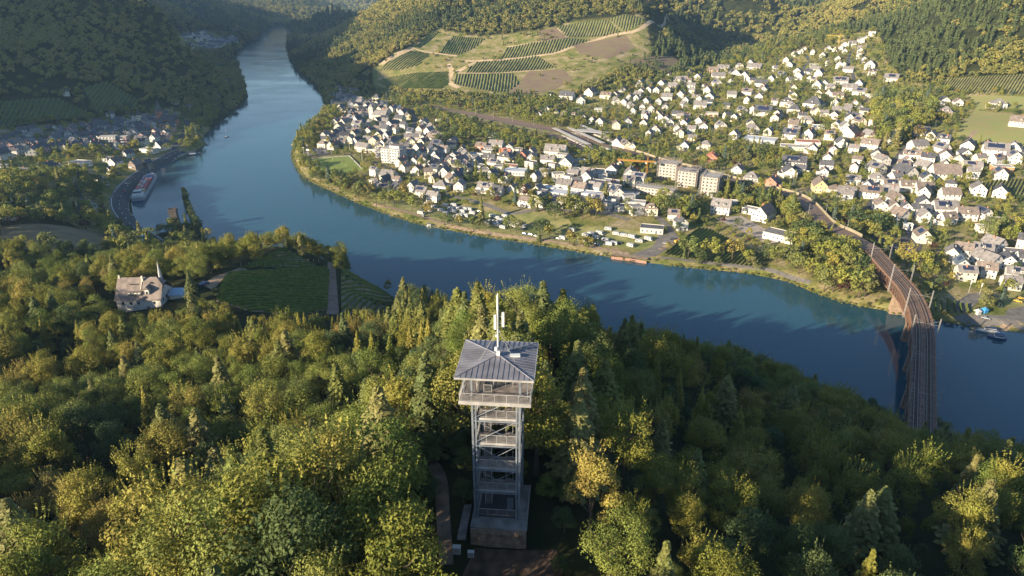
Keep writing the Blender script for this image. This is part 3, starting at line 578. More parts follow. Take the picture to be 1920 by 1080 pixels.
# ---------------------------------------------------------------- railway
RQ=smoothline(hits(V('790,198 860,212 960,234 1060,252 1130,273 1190,290 1240,306 1300,322 1380,347 1440,364 1500,386'))+[pz(1548,415,17),pz(1590,438,17),pz(1635,468,17)],5)
def rz(i,p): 
    t=i/(len(RQ)-1.); g=G(*p[:2]); k=min(1,max(0,(t-.62)/.38)); return g*(1-k)+17*k+.25+1.2*(1-k)
for p in RQ: PATHS.append((p[0],p[1],7.5))
# embankment with sloping sides
mb=MB(); nn=normals(RQ)
for i,(p,n) in enumerate(zip(RQ,nn)):
    z=rz(i,p)
    sw=6+min(9, 1.3*max(0, z-G(*p[:2])))
    for w,dz in ((-sw,-99), (-6,0), (6,0), (sw,-99)):
        x,y=p[0]+n[0]*w,p[1]+n[1]*w; mb.v.append((x,y,z if dz==0 else G(x,y)-.5))
for i in range(len(RQ)-1):
    for k in range(3): mb.f.append((i*4+k+1,i*4+k,i*4+4+k,i*4+5+k)); mb.m.append(0 if k==1 else 1)
obj('rail_embankment',mb,[BAL,mat('embankment_grass',(.07,.085,.03),.95,.4,.15)],kind='structure')
for w in (-3.1,-1.6,1.6,3.1): strip('rail_line',RQ,.2,RAIL,.22,zf=rz,shift=w,across=1)
area('rail_yard','860,206 960,224 1075,246 1180,285 1200,300 1120,290 1040,266 940,244 860,222',BAL,.3,6)
YARD=AREAS[-1]
# ---------------------------------------------------------------- lookout tower
ROOFM=mat('zinc_roof',(.19,.19,.215),.55,.28,.35,metal=.2); STL=mat('tower_steel',(.20,.225,.26),.55,.2,.8,metal=.25); PLK=mat('deck_boards',(.21,.185,.17),.9,.3,1.0); DKST=mat('dark_steel',(.06,.06,.07),.6,.1,1); WHT=mat('white_enamel',(.58,.58,.56),.5,.08,.6)
YAW=R(-5.0); TWR=(-1.75,75.0); TZ0=108.4
def tower():
    e=empty('lookout_tower',(TWR[0],TWR[1],TZ0),YAW,label='tall steel lookout tower with pale metal hipped roof standing above the forest',cat='tower')
    LAND.append(('lookout tower',TWR[0],TWR[1])); BL.append((TWR[0],TWR[1],6.5)); BL.append((TWR[0]-1,TWR[1]-12,4)); BL.append((TWR[0]+1,TWR[1]-6,6))
    HX=3.0; H=19.8; EV=23.3 # half width of the frame, platform level, eaves level
    for sx in (-1,1):
        for sy in (-1,1):
            for k,(dx,dy) in enumerate(((0,0),(-.42*sx,0),(0,-.42*sy))):
                x,y=sx*HX+dx,sy*HX+dy; mb=MB(); t=.17 if k==0 else .12
                mb.box(x,y,(EV if k==0 else H)/2,t*1.5,.04,(EV if k==0 else H)); mb.box(x,y-t*.75,(EV if k==0 else H)/2,t*1.5,.03,EV if k==0 else H); mb.box(x,y+t*.75,(EV if k==0 else H)/2,t*1.5,.03,EV if k==0 else H)
                obj('post',mb,STL,e)
    for sx in (-1,1): obj('post',MB().box(sx*3.95,-3.2,(H+EV)/2,.12,.12,EV-H),STL,e); obj('post',MB().box(sx*3.95,3.9,(H+EV)/2,.12,.12,EV-H),STL,e)
    def railing(par,x0,y0,x1,y1,z,n,hgt=1.1,bars=True):
        L=math.hypot(x1-x0,y1-y0); a=math.atan2(y1-y0,x1-x0); f=obj('railing',MB().tube((x0,y0,z+hgt),(x1,y1,z+hgt),.035,n=6).tube((x0,y0,z+.12),(x1,y1,z+.12),.02,n=4),STEELW,par)
        for k in range(n+1):
            t=k/n; obj('railing_post',MB().box(x0+(x1-x0)*t,y0+(y1-y0)*t,z+hgt/2,.06,.05,hgt,a),STEELW,f)
        if bars:
            mb=MB(); m=int(L/.13)
            for k in range(1,m): t=k/m; mb.box(x0+(x1-x0)*t,y0+(y1-y0)*t,z+.12+(hgt-.12)/2,.018,.018,hgt-.14)
            obj('bars',mb,STEELW,f,kind='stuff')
    # landings, stairs, braces
    lev=[.5,5.0,8.7,12.6,16.4]
    for k,z in enumerate(lev):
        W2,D2=2.6,2.75
        if k: 
            for y0,dp in ((-D2,2.3),(D2-1.35,1.35)):
                pl=obj('landing',MB().box(0,y0+dp/2,z-.16,2*W2,dp,.06),PLK,e)
                mb=MB()
                for q in range(int(dp/.15)): mb.box(0,y0+.075+q*.15,z-.115,2*W2-.05,.13,.03)
                obj('planks',mb,PLK,pl,kind='stuff')
            obj('edge_beam',MB().box(0,-D2-.06,z-.17,2*W2+.75,.12,.34).box(0,D2+.06,z-.17,2*W2+.75,.12,.3).box(-W2-.1,0,z-.17,.12,2*D2,.3).box(W2+.1,0,z-.17,.12,2*D2,.3),STEELW if z>8 else STEELW,e)
            obj('cross_beam',MB().box(0,-HX-.02,z-.4,2*HX,.1,.16).box(-HX,0,z-.4,.1,2*HX,.16).box(HX,0,z-.4,.1,2*HX,.16),STL,e)
        railing(e,-W2,-D2,W2,-D2,z,4); railing(e,-W2,D2,W2,D2,z,4)
        for sx in (-1,1): railing(e,sx*W2,-D2,sx*W2,D2,z,4,bars=k>0)
    zz=lev+[H]
    for k in range(5):
        z0,z1=zz[k],zz[k+1]; zm=(z0+z1)/2
        for (xa,xc,za,zb) in ((-1.9,-1.0,z0,zm),(1.0,1.9,zm,z1)):
            up=1 if xa<0 else -1; st=MB(); x=(xa+xc)/2; y0,y1=(-.5,1.4) if xa<0 else (1.4,-.5)
            for s_ in (xa,xc): st.hull([(s_-.03,y0,za-.25),(s_+.03,y0,za-.25),(s_+.03,y0,za+.02),(s_-.03,y0,za+.02)],[(s_-.03,y1,zb-.25),(s_+.03,y1,zb-.25),(s_+.03,y1,zb+.02),(s_-.03,y1,zb+.02)])
            f=obj('stair_flight',st,STEELW,e); n=10
            for q in range(n):
                t=(q+.5)/n; obj('tread',MB().box(x,y0+(y1-y0)*t,za+(zb-za)*t+.02,.84,.27,.04),PLK,f)
            for s_ in (xa,xc): obj('handrail',MB().tube((s_,y0,za+1),(s_,y1,zb+1),.03,n=5).tube((s_,y0,za),(s_,y0,za+1),.025,n=4).tube((s_,y1,zb),(s_,y1,zb+1),.025,n=4).tube((s_,0,(za+zb)/2),(s_,0,(za+zb)/2+1),.025,n=4),STEELW,f)
        if k>0:
            for a,b in (((-HX,-HX-.05,z0),(HX,-HX-.05,z1)),((HX,-HX-.08,z0),(-HX,-HX-.08,z1)),((-HX,HX,z0),(HX,HX,z1)),((-HX-.05,-HX,z0),(-HX-.05,HX,z1)),((HX+.05,HX,z0),(HX+.05,-HX,z1)),((HX+.08,-HX,z0),(HX+.08,HX,z1))): obj('brace',MB().tube(a,b,.035,n=5),STL,e)
    obj('ground_deck',MB().box(0,0,.36,5.3,5.6,.14),DKST,e)
    D=4.35; obj('platform',MB().box(0,0,H-.12,2*D,2*D,.14),DKST,e)
    for q in range(44):
        y=-D+.1+q*.2
        if -1.2<y<1.3: obj('floor_plank',MB().box(-3.0,y,H-.02,2.6,.185,.05),PLK,e); obj('floor_plank',MB().box(2.05,y,H-.02,4.5,.185,.05),PLK,e)
        else: obj('floor_plank',MB().box(0,y,H-.02,2*D-.05,.185,.05),PLK,e)
    for sx,sy in ((0,-1),(0,1),(-1,0),(1,0)): obj('fascia',MB().box(sx*(D+.06),sy*(D+.06),H-.22,2*D+.24 if sy else .1,.1 if sy else 2*D+.02,.5),STEELW,e)
    railing(e,-D,-D,D,-D,H,6); railing(e,-D,D,D,D,H,6); railing(e,-D,-D,-D,D,H,6); railing(e,D,-D,D,D,H,6)
    railing(e,-2.6,-2.2,-.6,-2.2,H,2); railing(e,-2.6,-2.2,-2.6,1.2,H,2); railing(e,-.55,-1.3,-.55,1.4,H,2)
    for x,y in ((3.1,-2.2),(2.6,2.9),(-3.2,2.9)): t=obj('coin_telescope',MB().tube((x,y,H),(x,y,H+1.2),.07,n=8).box(x,y,H+1.35,.22,.5,.22,.4).box(x,y,H+.03,.4,.4,.06),STL,e)
    # roof: four seamed faces
    RW=4.8; top=EV+.75; E0=EV+.05
    cs=[(-RW,-RW),(RW,-RW),(RW,RW),(-RW,RW)]
    fasc=MB(); 
    for i in range(4):
        a,b=cs[i],cs[(i+1)%4]; mx,my=(a[0]+b[0])/2,(a[1]+b[1])/2; fasc.box(mx*1.005,my*1.005,E0-.1,(abs(a[0]-b[0]) or .09)+.0,(abs(a[1]-b[1]) or .09),.24)
    obj('roof_fascia',fasc,STEELW,e); obj('soffit',MB().box(0,0,E0-.12,2*RW-.2,2*RW-.2,.06),STEELW,e)
    for i in range(4):
        a,b=Vector((*cs[i],E0)),Vector((*cs[(i+1)%4],E0)); ap=Vector((0,0,top)); f=obj('roof_face',MB().face([a,b,ap]).face([a-Vector((0,0,.05)),ap-Vector((0,0,.05)),b-Vector((0,0,.05))]),ROOFM,e)
        n=15
        for k in range(1,n):
            t=k/n; p=a.lerp(b,t); m_=(a+b)/2; inward=(ap-m_); s_=1-abs(2*t-1); q=p+inward*s_; nrm=(b-a).cross(ap-a).normalized()
            mbs=MB().tube(p+nrm*.03,q+nrm*.03,.035,n=4); obj('seam',mbs,ROOFM,f)
        obj('hip_ridge',MB().tube(a+Vector((0,0,.03)),ap+Vector((0,0,.04)),.07,n=6),ROOFM,e)
    # mast, aerials and gear on the roof
    M=obj('mast',MB().tube((0,0,top-.2),(0,0,top+6.2),.11,n=10).tube((0,0,top+6.2),(0,0,top+8.2),.14,.12,10).tube((0,0,top+8.2),(0,0,top+8.5),.09,.02,8),WHT,e)
    for x,y,z in ((-.32,-.1,4.6),(.62,.3,4.8)): obj('aerial_panel',MB().box(x,y,top+z,.32,.18,2.0).box(x*.5,y*.5,top+z+.5,abs(x),.05,.05).box(x*.5,y*.5,top+z-.5,abs(x),.05,.05),WHT,M)
    for x,y,z,s_ in ((-.25,-.2,.9,.42),(.05,-.3,.35,.5),(-.22,.1,2.6,.26),(.2,.1,3.2,.2)): obj('radio_box',MB().box(x,y,top+z,s_*.8,s_*.5,s_*1.3),WHT,M)
    for x,y in ((-2.2,-1.1),(2.2,-1.0),(1.7,1.8),(-1.6,1.8)): obj('guy_wire',MB().tube((0,0,top+3.6),(x,y,EV+.75*(1-max(abs(x),abs(y))/RW)+.05),.018,n=4),STEELW,M)
    g=MB(); 
    g.box(2.1,.35,top-.22,1.3,.7,.16,.12); obj('cabinet_tray',g,WHT,e)
    g=MB(); g.box(1.2,1.3,top-.1,.5,.4,.35).box(2.6,2.5,top-.3,.3,.3,.2); obj('roof_equipment',g,STL,e)
    g=MB()
    for w in (-.2,.2): g.tube((.4,1.0+w,top+.1),(3.6,3.2+w,top-.25),.03,n=4)
    for q in range(9): t=q/8; g.tube((.4+3.2*t,.8+2.2*t,top+.1-.35*t),(.4+3.2*t,1.2+2.2*t,top+.1-.35*t),.02,n=4)
    obj('roof_ladder',g,STEELW,e)
    # foot: slab, stone wall, side ramp
    obj('base_slab',MB().box(.35,-.35,.1,7.6,8.9,.3),CONC,e)
    w=obj('retaining_wall',MB().box(.35,-4.95,-1.35,7.5,.3,2.6),STONE,e)
    for r in range(7):
        x=-3.38+(.3 if r%2 else 0)
        pass
        while x<3.9:
            L=rnd.uniform(.55,1.05); L=min(L,4.08-x)
            if L>.2: obj('stone_block',MB().box(x+L/2,-5.13-rnd.uniform(0,.05),-.35-r*.36,L-.05,.2,.32),STONE,w)
            x+=L
    obj('ramp',MB().box(-4.5,-1.6,-.75,1.1,9.0,.4),PLK,e); railing(e,3.3,-2.9,4.1,-2.9,.3,1); railing(e,4.1,-2.9,4.1,2.9,.3,5)
    obj('door_cabinet',MB().box(1.6,-1.2,1.2,.8,.5,1.9),STL,e)
    return e
tower()
for dx,dy,s,l in ((-5.6,-6.2,1.0,'white metal cabinet left of the tower foot, partly under the tree'),(-3.7,-6.6,.8,'small white metal cabinet at the corner of the stone wall')):
    x,y=TWR[0]+dx,TWR[1]+dy; e=empty('electric_cabinet',(x,y,G(x,y)),YAW,label=l,cat='cabinet'); obj('housing',MB().box(0,0,s*.55,s,s*.55,s*1.1),WHT,e); obj('lid',MB().box(0,0,s*1.14,s*1.1,s*.66,.08),WHT,e); obj('door',MB().box(0,-s*.29,s*.55,s*.85,.03,s*.9),STEELW,e)
QP=smoothline([(-8.6,67), (-9.6,74), (-10.5,80), (-13,86), (-15,94)],1.5)
for p in QP: PATHS.append((p[0],p[1],1.2))
strip('forest_path',QP,1.9,mat('shaded_path',(.16,.12,.09),.95,.35,.5),.2)
drape('forest_clearing',[(-6,50), (-3,52), (2,50), (6,53), (7,60), (6.5,66), (6,69.3), (-5,69.5), (-7.5,63), (-7,56)],mat('leaf_litter',(.085,.055,.035),.95,.5,.6,bump=.5),.12,2)
# ---------------------------------------------------------------- the double-deck railway bridge
def bridge():
    px=[(1635,468),(1661,497),(1687,525),(1709,552),(1725,588),(1731,625),(1731,670),(1730,720),(1729,770)]
    w=[pz(a,b,17) for a,b in px]; d=np.array(w[-1][:2])-np.array(w[-2][:2]); d/=np.linalg.norm(d)
    w+= [tuple(np.array(w[-1][:2])+d*20)+(17,),tuple(np.array(w[-1][:2])+d*42)+(17,)]
    q=smoothline(w,4.0); nn=normals(q); n=len(q)
    e=empty('railway_bridge',(0,0,0),label='long curved double-deck railway bridge with rusty lattice sides crossing the river',cat='bridge')
    RB=mat('rusty_ironwork',(.18,.10,.065),.85,.3,.8,bump=.3); RG=mat('weathered_girder',(.21,.13,.09),.85,.25,.5)
    def pt(i,s,z): return (q[i][0]+nn[i][0]*s,q[i][1]+nn[i][1]*s,z)
    zf=lambda i,p:17.0
    strip('deck',q,9.6,mat('bridge_deck',(.15,.10,.08),.9,.35,.6),0,None,e,zf=zf,across=2); strip('lower_road',q,8.2,ASPL,-6.6,None,e,zf=zf,across=2); strip('deck_underside',q,9.6,RB,-.35,None,e,zf=zf,across=2)
    for s in (-3.05,-1.6,1.6,3.05):
        mb=MB(); 
        for i in range(n): 
            for a,z in ((-.08,17.15),(-.08,17.38),(.08,17.38),(.08,17.15)): mb.v.append(pt(i,s+a,z))
        for i in range(n-1):
            for k in range(3): mb.f.append((i*4+k,i*4+k+1,i*4+5+k,i*4+4+k)); mb.m.append(0)
        obj('rail',mb,RAIL,e)
    mb=MB(); qs=resample(q,.9); ns=normals(qs)
    for p,m_ in zip(qs,ns):
        a=math.atan2(m_[1],m_[0])
        for s in (-2.33,2.33): mb.box(p[0]+m_[0]*s,p[1]+m_[1]*s,17.1,2.5,.28,.14,a)
    obj('sleepers',mb,mat('sleepers',(.11,.075,.055),.9,.3,2),e,kind='stuff')
    for s in (-.55,.55,4.3,-4.3): strip('walkway_board',q,.28,RG,.12,None,e,shift=s,zf=zf,across=1)
    for sd in (-1,1):
        side=obj('upper_girder',MB(),RG,e); mb=MB(); lo=MB()
        for i in range(n-1):
            for (m2,s,z,hh,ww) in ((mb,4.85,16.95,.7,.35),(lo,4.75,10.6,.7,.4)):
                a=[pt(i,sd*s-ww/2,z-hh/2),pt(i,sd*s+ww/2,z-hh/2),pt(i,sd*s+ww/2,z+hh/2),pt(i,sd*s-ww/2,z+hh/2)]; b=[pt(i+1,sd*s-ww/2,z-hh/2),pt(i+1,sd*s+ww/2,z-hh/2),pt(i+1,sd*s+ww/2,z+hh/2),pt(i+1,sd*s-ww/2,z+hh/2)]; m2.hull(a,b,cap=False)
        bpy.data.objects.remove(side); obj('upper_girder',mb,RG,e); obj('lower_girder',lo,RG,e)
        for i in range(0,n,1):
            obj('truss_post',MB().tube(pt(i,sd*4.8,10.6),pt(i,sd*4.8,17),.13,n=4),RB,e)
        lat=MB()
        for i in range(n-1):
            for a in (0,.33,.66):
                A=Vector(pt(i,sd*4.8,10.8));B=Vector(pt(i+1,sd*4.8,10.8)); up=Vector((0,0,6.0)); j=min(i+2,n-1)
                p=A.lerp(B,a); Cc=Vector(pt(j,sd*4.8,10.8)) ; D0=Vector(pt(min(i+1,n-1),sd*4.8,10.8)); t=D0.lerp(Cc,a)+up; lat.tube(p,t,.07,n=3); lat.tube(p+up,t-up,.07,n=3)
        obj('lattice_bars',lat,RB,e,kind='stuff')
        rl=MB()
        for i in range(n-1):
            for z in (17.7,18.1): rl.tube(pt(i,sd*5.0,z),pt(i+1,sd*5.0,z),.035,n=3)
            rl.tube(pt(i,sd*5.0,17.1),pt(i,sd*5.0,18.1),.04,n=3)
        obj('side_railing',rl,RG,e)
    # piers where they stand in the water
    P1=np.array(pz(1672,584,1)[:2]); ks=[int(np.argmin([np.hypot(*(p-P1)) for p in q]))]; step=9
    k=ks[0]+step
    while k<n-1: ks.append(k); k+=step
    for k in ks+[2]:
        a=math.atan2(nn[k][1],nn[k][0]); g=min(0,G(q[k][0],q[k][1]))-1; zt=10.2
        pr=obj('pier',MB().box(q[k][0],q[k][1],(g+zt)/2,11.5,4.6,zt-g,a,tx=.84,ty=.66),STONE,e); obj('pier_cap',MB().box(q[k][0],q[k][1],zt+.1,10.4,3.5,.5,a),STONE,pr)
        for s in range(5):
            z=g+1+(zt-g-1)*(s+.5)/5; f=1-.17*(z-g)/(zt-g); 
            obj('stone_course',MB().box(q[k][0],q[k][1],z,11.5*f+.12,4.6*(1-.34*(z-g)/(zt-g))+.12,.22,a),STONE,pr)
    LAND.append(('railway bridge',q[n//3][0],q[n//3][1]))
    for p in q: PATHS.append((p[0],p[1],7))
    return q,nn,ks
BQ,BN,BK=bridge()
def mast(x,y,z,a,h,label,lattice=True,arm=5.5):
    e=empty('catenary_mast',(x,y,z),a)
    mb=MB(); w=.3
    if lattice:
        for sx in (-1,1):
            for sy in (-1,1): mb.tube((sx*w,sy*w,0),(sx*w*.5,sy*w*.5,h),.055,n=4)
        m=int(h/1.1); 
        for k in range(m):
            z0,z1=h*k/m,h*(k+1)/m; f=1-.5*k/m;g=1-.5*(k+1)/m
            for s in (-1,1): mb.tube((-w*f,s*w*f,z0),(w*g,s*w*g,z1),.03,n=3); mb.tube((s*w*f,w*f,z0),(s*w*g,-w*g,z1),.03,n=3)
    else: mb.tube((0,0,0),(0,0,h),.13,.09,6)
    obj('mast_post',mb,STEELW,e); obj('bracket_arm',MB().tube((0,0,h*.78),(arm,0,h*.80),.05,n=4).tube((0,0,h*.92),(arm*.8,0,h*.80),.035,n=4).tube((arm*.5,0,h*.79),(arm*.9,0,h*.66),.03,n=4),STEELW,e)
    return e
bm_=[(c,s) for c in range(4,len(BQ)-3,9) for s in (-1,1)]
for k,s in bm_:
    p=BQ[k]; n=BN[k]; x,y=p[0]+n[0]*5.4*s,p[1]+n[1]*5.4*s
    e=mast(x,y,9.8,math.atan2(-n[1]*s,-n[0]*s),17.5,'')
    later(e,'lattice mast on the bridge, %s side'%('near' if s*n[0]<0 else 'far'),'mast','masts along the railway',x,y)
wires=MB()
for s in (-2.3,2.3):
    for i in range(0,len(BQ)-9,9):
        a=BQ[i];b=BQ[i+9];na,nb=BN[i],BN[i+9]; wires.tube((a[0]+na[0]*s,a[1]+na[1]*s,23),(b[0]+nb[0]*s,b[1]+nb[1]*s,23),.03,n=3)
o=obj('contact_wires',wires,DKST,kind='thing'); tag(o,'thin overhead contact wires strung above the tracks on the bridge','wires')
RN=normals(RQ); L0=len(RQ)
for k in range(6,L0-4,8):
    for s in (-1,1):
        if k<L0*.45 and s<0: continue
        p=RQ[k];n=RN[k];o=6.2 if k>L0*.5 else 12; x,y=p[0]+n[0]*o*s,p[1]+n[1]*o*s; e=mast(x,y,G(x,y)-.3,math.atan2(-n[1]*s,-n[0]*s),11+ (5 if k>L0*.8 else 0),'',False)
        later(e,'pale railway mast beside the tracks','mast','masts along the railway',x,y)
# noise barrier along the line
nb=[(p,n) for p,n in zip(RQ,RN)]; ba=empty('noise_barrier',(0,0,0),label='long pale yellowish barrier wall beside the railway behind the building site',cat='barrier')
i0=int(L0*.52)
BARM=mat('barrier_panel',(.26,.225,.15),.9,.15,.8)
for i in range(i0,L0-6):
    a,na=nb[i];b,nb_=nb[i+1]; o=6.6; pa=(a[0]+na[0]*o,a[1]+na[1]*o);pb=(b[0]+nb_[0]*o,b[1]+nb_[1]*o); za,zb=rz(i,a),rz(i+1,b)
    obj('barrier_panel',MB().hull([(pa[0],pa[1],za-1.5),(pa[0]+.25,pa[1]+.1,za-1.5),(pa[0]+.25,pa[1]+.1,za+1.9),(pa[0],pa[1],za+1.9)],[(pb[0],pb[1],zb-1.5),(pb[0]+.25,pb[1]+.1,zb-1.5),(pb[0]+.25,pb[1]+.1,zb+1.9),(pb[0],pb[1],zb+1.9)]),BARM,ba)
# station platforms and canopies
pl_m=mat('platform_canopy',(.42,.40,.38),.85,.15,.4)
for nm,a,b,w,lab in (('a',(1035,243),(1125,288),4.5,'long narrow pale platform canopy nearest the river side of the station'),('b',(1063,242),(1150,285),4.5,'pale platform canopy in the middle of the station'),('c',(1082,236),(1160,272),4.5,'pale platform canopy behind the others at the station')):
    P,Q=hit(*a),hit(*b); L=math.hypot(Q[0]-P[0],Q[1]-P[1]); an=math.atan2(Q[1]-P[1],Q[0]-P[0]); x,y=(P[0]+Q[0])/2,(P[1]+Q[1])/2; z=G(x,y); e=empty('station_platform',(x,y,z),an,label=lab,cat='platform')
    obj('platform_slab',MB().box(0,0,.5,L,w,1.0),pl_m,e); obj('canopy_roof',MB().box(-L*.08,0,4.3,L*.75,w+.8,.3),pl_m,e)
    for k in range(9): obj('canopy_post',MB().box(-L*.44+k*L*.09,0,2.6,.2,.2,3.3),STEELW,e)
    BL.append((x,y,14))
P=hit(1108,254); e=empty('canopy_roof_hall',(P[0],P[1],G(*P[:2])),R(-25),label='wide flat pale canopy roof on posts behind the station platforms',cat='canopy')
obj('canopy_slab',MB().prism([(-22,-6),(20,-8),(26,0),(4,8),(-18,6)],5,5.4),pl_m,e)
for x,y in ((-18,-4),(-6,-5),(6,-5),(18,-5),(-12,4),(2,5)): obj('canopy_column',MB().tube((x,y,0),(x,y,5),.2),STEELW,e)
BL.append((P[0],P[1],20))
# a local train would hide the tracks: none stands there in the photograph
# ---------------------------------------------------------------- houses
GLS=mat('window_glass',(.04,.05,.07),.15,.3,.5,spec=.8); FRM=mat('window_frame',(.55,.54,.51),.6,.03,1); SOLAR=mat('solar_cells',(.02,.028,.06),.3,.3,2,spec=.6)
WALLM={'w':WHITE,'c':mat('cream_plaster',(.66,.60,.47),.85,.06,.3,obj=True),'y':mat('ochre_plaster',(.58,.42,.22),.85,.08,.3,obj=True),'r':mat('red_brick',(.42,.19,.13),.9,.2,.8,bump=.2),'p':mat('pink_plaster',(.60,.38,.33),.85,.06,.3),
 's':mat('rubble_stone',(.22,.175,.14),.92,.3,.5,bump=.4), 'g':mat('green_plaster',(.34,.42,.33),.85,.06,.3), 'o':mat('orange_plaster',(.50,.24,.11),.85,.06,.3), 'l':mat('grey_render',(.42,.42,.42),.85,.08,.3)}
ROOFS={'k':mat('slate_roof',(.085,.085,.095),.6,.25,.5,obj=True), 'n':mat('brown_tiled_roof',(.185,.15,.13),.8,.25,.5,obj=True), 'h':mat('grey_tiled_roof',(.20,.185,.18),.75,.22,.5,obj=True), 'r':mat('red_tiled_roof',(.36,.14,.09),.8,.2,.5,obj=True),
 'l':mat('light_metal_roof',(.55,.56,.58),.45,.08,.3,metal=.2),'f':mat('gravel_roof',(.34,.32,.30),.9,.15,.4),'b':mat('blue_metal_roof',(.30,.42,.55),.5,.08,.3),'t':mat('dark_metal_roof',(.11,.14,.17),.5,.15,.3,metal=.2)}
WN=dict(w='white', c='cream', y='ochre', r='brick', p='pink', s='stone', g='green', o='orange', l='grey')
RNM={'k':'slate','n':'brown','h':'grey','r':'red','l':'metal','f':'flat','b':'blue','t':'metal'}
def windows(mb,w,d,h,n0=.9,rows=None):
    rows=rows or max(1,int(h/2.8))
    for r in range(rows):
        z=h*(r+.5)/rows+.15
        for (L,ax,off) in ((w,0,-d/2),(w,0,d/2),(d,1,-w/2),(d,1,w/2)):
            n=max(1,int(L/2.9))
            for k in range(n):
                if rnd.random()<.12: continue
                t=-L/2+L*(k+.5)/n; s=1 if off>0 else -1
                if ax==0: mb.box(t,off+s*.03,z,1.25,.07,1.45,m=1).box(t,off+s*.06,z,.98,.05,1.2,m=0)
                else: mb.box(off+s*.03,t,z,.07,1.25,1.45,m=1).box(off+s*.06,t,z,.05,.98,1.2,m=0)
def house(x,y,rot,w,d,h,typ,wall,roof,z=None,lab=None,detail=2,rh=None,name=None,cat='house',group='houses of the riverside town',dormers=0,group_none=False):
    if typ=='f' and cat=='house':
        cat='building'
    # w across, d along the ridge (typ g), ridge along w (typ r); z is the ground
    z=min(G(x+a,y+b) for a in (-w/3,w/3) for b in (-d/3,d/3)) if z is None else z
    e=empty(name or {'f':'flat_roofed_building'}.get(typ,'house'),(x,y,z),rot); wm=WALLM[wall]; rm=ROOFS[roof]; BL.append((x,y,max(w,d)*.56)); HS.append((x,y,max(w,d)*.5))
    W2,D2=w/2,d/2; rh=rh if rh is not None else min(w,d)*.5*rnd.uniform(.75,1.0); o=.45; th=.22
    mb=MB(); b0=-2.5
    if typ=='f':
        mb.box(0,0,(h+b0)/2,w,d,h-b0); obj('wall',mb,wm,e); obj('roof',MB().box(0,0,h+.12,w+.3,d+.3,.24),rm,e); 
        par=MB()
        for s in (-1,1): par.box(0,s*(D2+.1),h+.4,w+.4,.16,.35).box(s*(W2+.1),0,h+.4,.16,d+.04,.35)
        obj('parapet',par,WALLM['w'] if wall!='l' else wm,e)
    elif typ in 'gr':
        g=typ=='g'; A,B=(W2,D2) if g else (D2,W2) # half span across the ridge, half length
        def T(a,b,zz): return (a,b,zz) if g else (b,a,zz)
        lo=[T(-A,-B,b0),T(A,-B,b0),T(A,B,b0),T(-A,B,b0)]; hi=[T(-A,-B,h),T(A,-B,h),T(A,B,h),T(-A,B,h)]; r0=T(0,-B,h+rh);r1=T(0,B,h+rh)
        for k in range(4): mb.face([lo[k],lo[(k+1)%4],hi[(k+1)%4],hi[k]])
        mb.face([hi[0],hi[1],r0]); mb.face([hi[2],hi[3],r1]); obj('wall',mb,wm,e)
        rf=MB(); sl=rh/A
        for s in (-1,1):
            a0=[T(s*(A+o),-B-o,h-sl*o),T(s*(A+o),B+o,h-sl*o),T(0,B+o,h+rh),T(0,-B-o,h+rh)]
            up=[(p[0],p[1],p[2]+th) for p in a0]; rf.hull(a0,up); rf.face(a0[::-1])
        ro=obj('roof',rf,rm,e)
        if detail>0: 
            c=T(A*.3*rnd.choice((-1,1)),B*rnd.uniform(-.5,.5),0); obj('chimney',MB().box(c[0],c[1],h+rh*.95,.7,.7,1.9),WALLM['r'] if rnd.random()<.4 else rm,ro)
            if rnd.random()<.3:
                b0_,b1_=-B*rnd.uniform(.3,.8),B*rnd.uniform(.2,.8); f0,f1=.3,.82; z0,z1=h+rh*f0+th+.04,h+rh*f1+th+.04
                lo_=[T(-A*(1-f0),b0_,z0),T(-A*(1-f0),b1_,z0),T(-A*(1-f1),b1_,z1),T(-A*(1-f1),b0_,z1)]; up_=[(q[0],q[1],q[2]+.1) for q in lo_]
                obj('solar_panel',MB().hull(lo_,up_),SOLAR,ro)
            elif rnd.random()<.5:
                for q in (-.45,.1):
                    z0=h+rh*.5+th; s0_=T(-A*.5,B*q,z0); obj('skylight',MB().box(s0_[0],s0_[1],s0_[2],.9,.9,.25),GLS,ro)
        for k in range(dormers):
            t=(-B+2*B*(k+.5)/dormers)*.8; s=-1
            for s in (-1,):
                a=s*A*.55; zz=h+rh*.3; dm=MB(); c=T(a,t,0)
                if g: dm.box(c[0],c[1],zz+.55,A*.7,1.5,1.5); 
                else: dm.box(c[0],c[1],zz+.55,1.5,A*.7,1.5)
                dd=obj('dormer',dm,wm,e); 
                f=T(s*(A*.92),t,0); obj('dormer_roof',MB().box(c[0],c[1],zz+1.4,A*.8 if g else 1.9,1.9 if g else A*.8,.2),rm,dd); obj('dormer_window',MB().box(f[0]-(0),f[1],zz+.55,.9 if not g else .06,.06 if not g else .9,.9),GLS,dd)
    elif typ in 'hp':
        mb.box(0,0,(h+b0)/2,w,d,h-b0); obj('wall',mb,wm,e); rf=MB(); k=max(0,(w-d)/2) if w>d else 0; k2=max(0,(d-w)/2)
        lo=[(-W2-o,-D2-o,h-.1),(W2+o,-D2-o,h-.1),(W2+o,D2+o,h-.1),(-W2-o,D2+o,h-.1)]; tp=[(-k-.01,-k2-.01,h+rh),(k+.01,-k2-.01,h+rh),(k+.01,k2+.01,h+rh),(-k-.01,k2+.01,h+rh)]; rf.hull(lo,tp); rf.face(lo[::-1]); ro=obj('roof',rf,rm,e)
        if detail>0: obj('chimney',MB().box(k*.5+.6,k2*.4,h+rh*.8,.7,.7,1.8),WALLM['r'],ro)
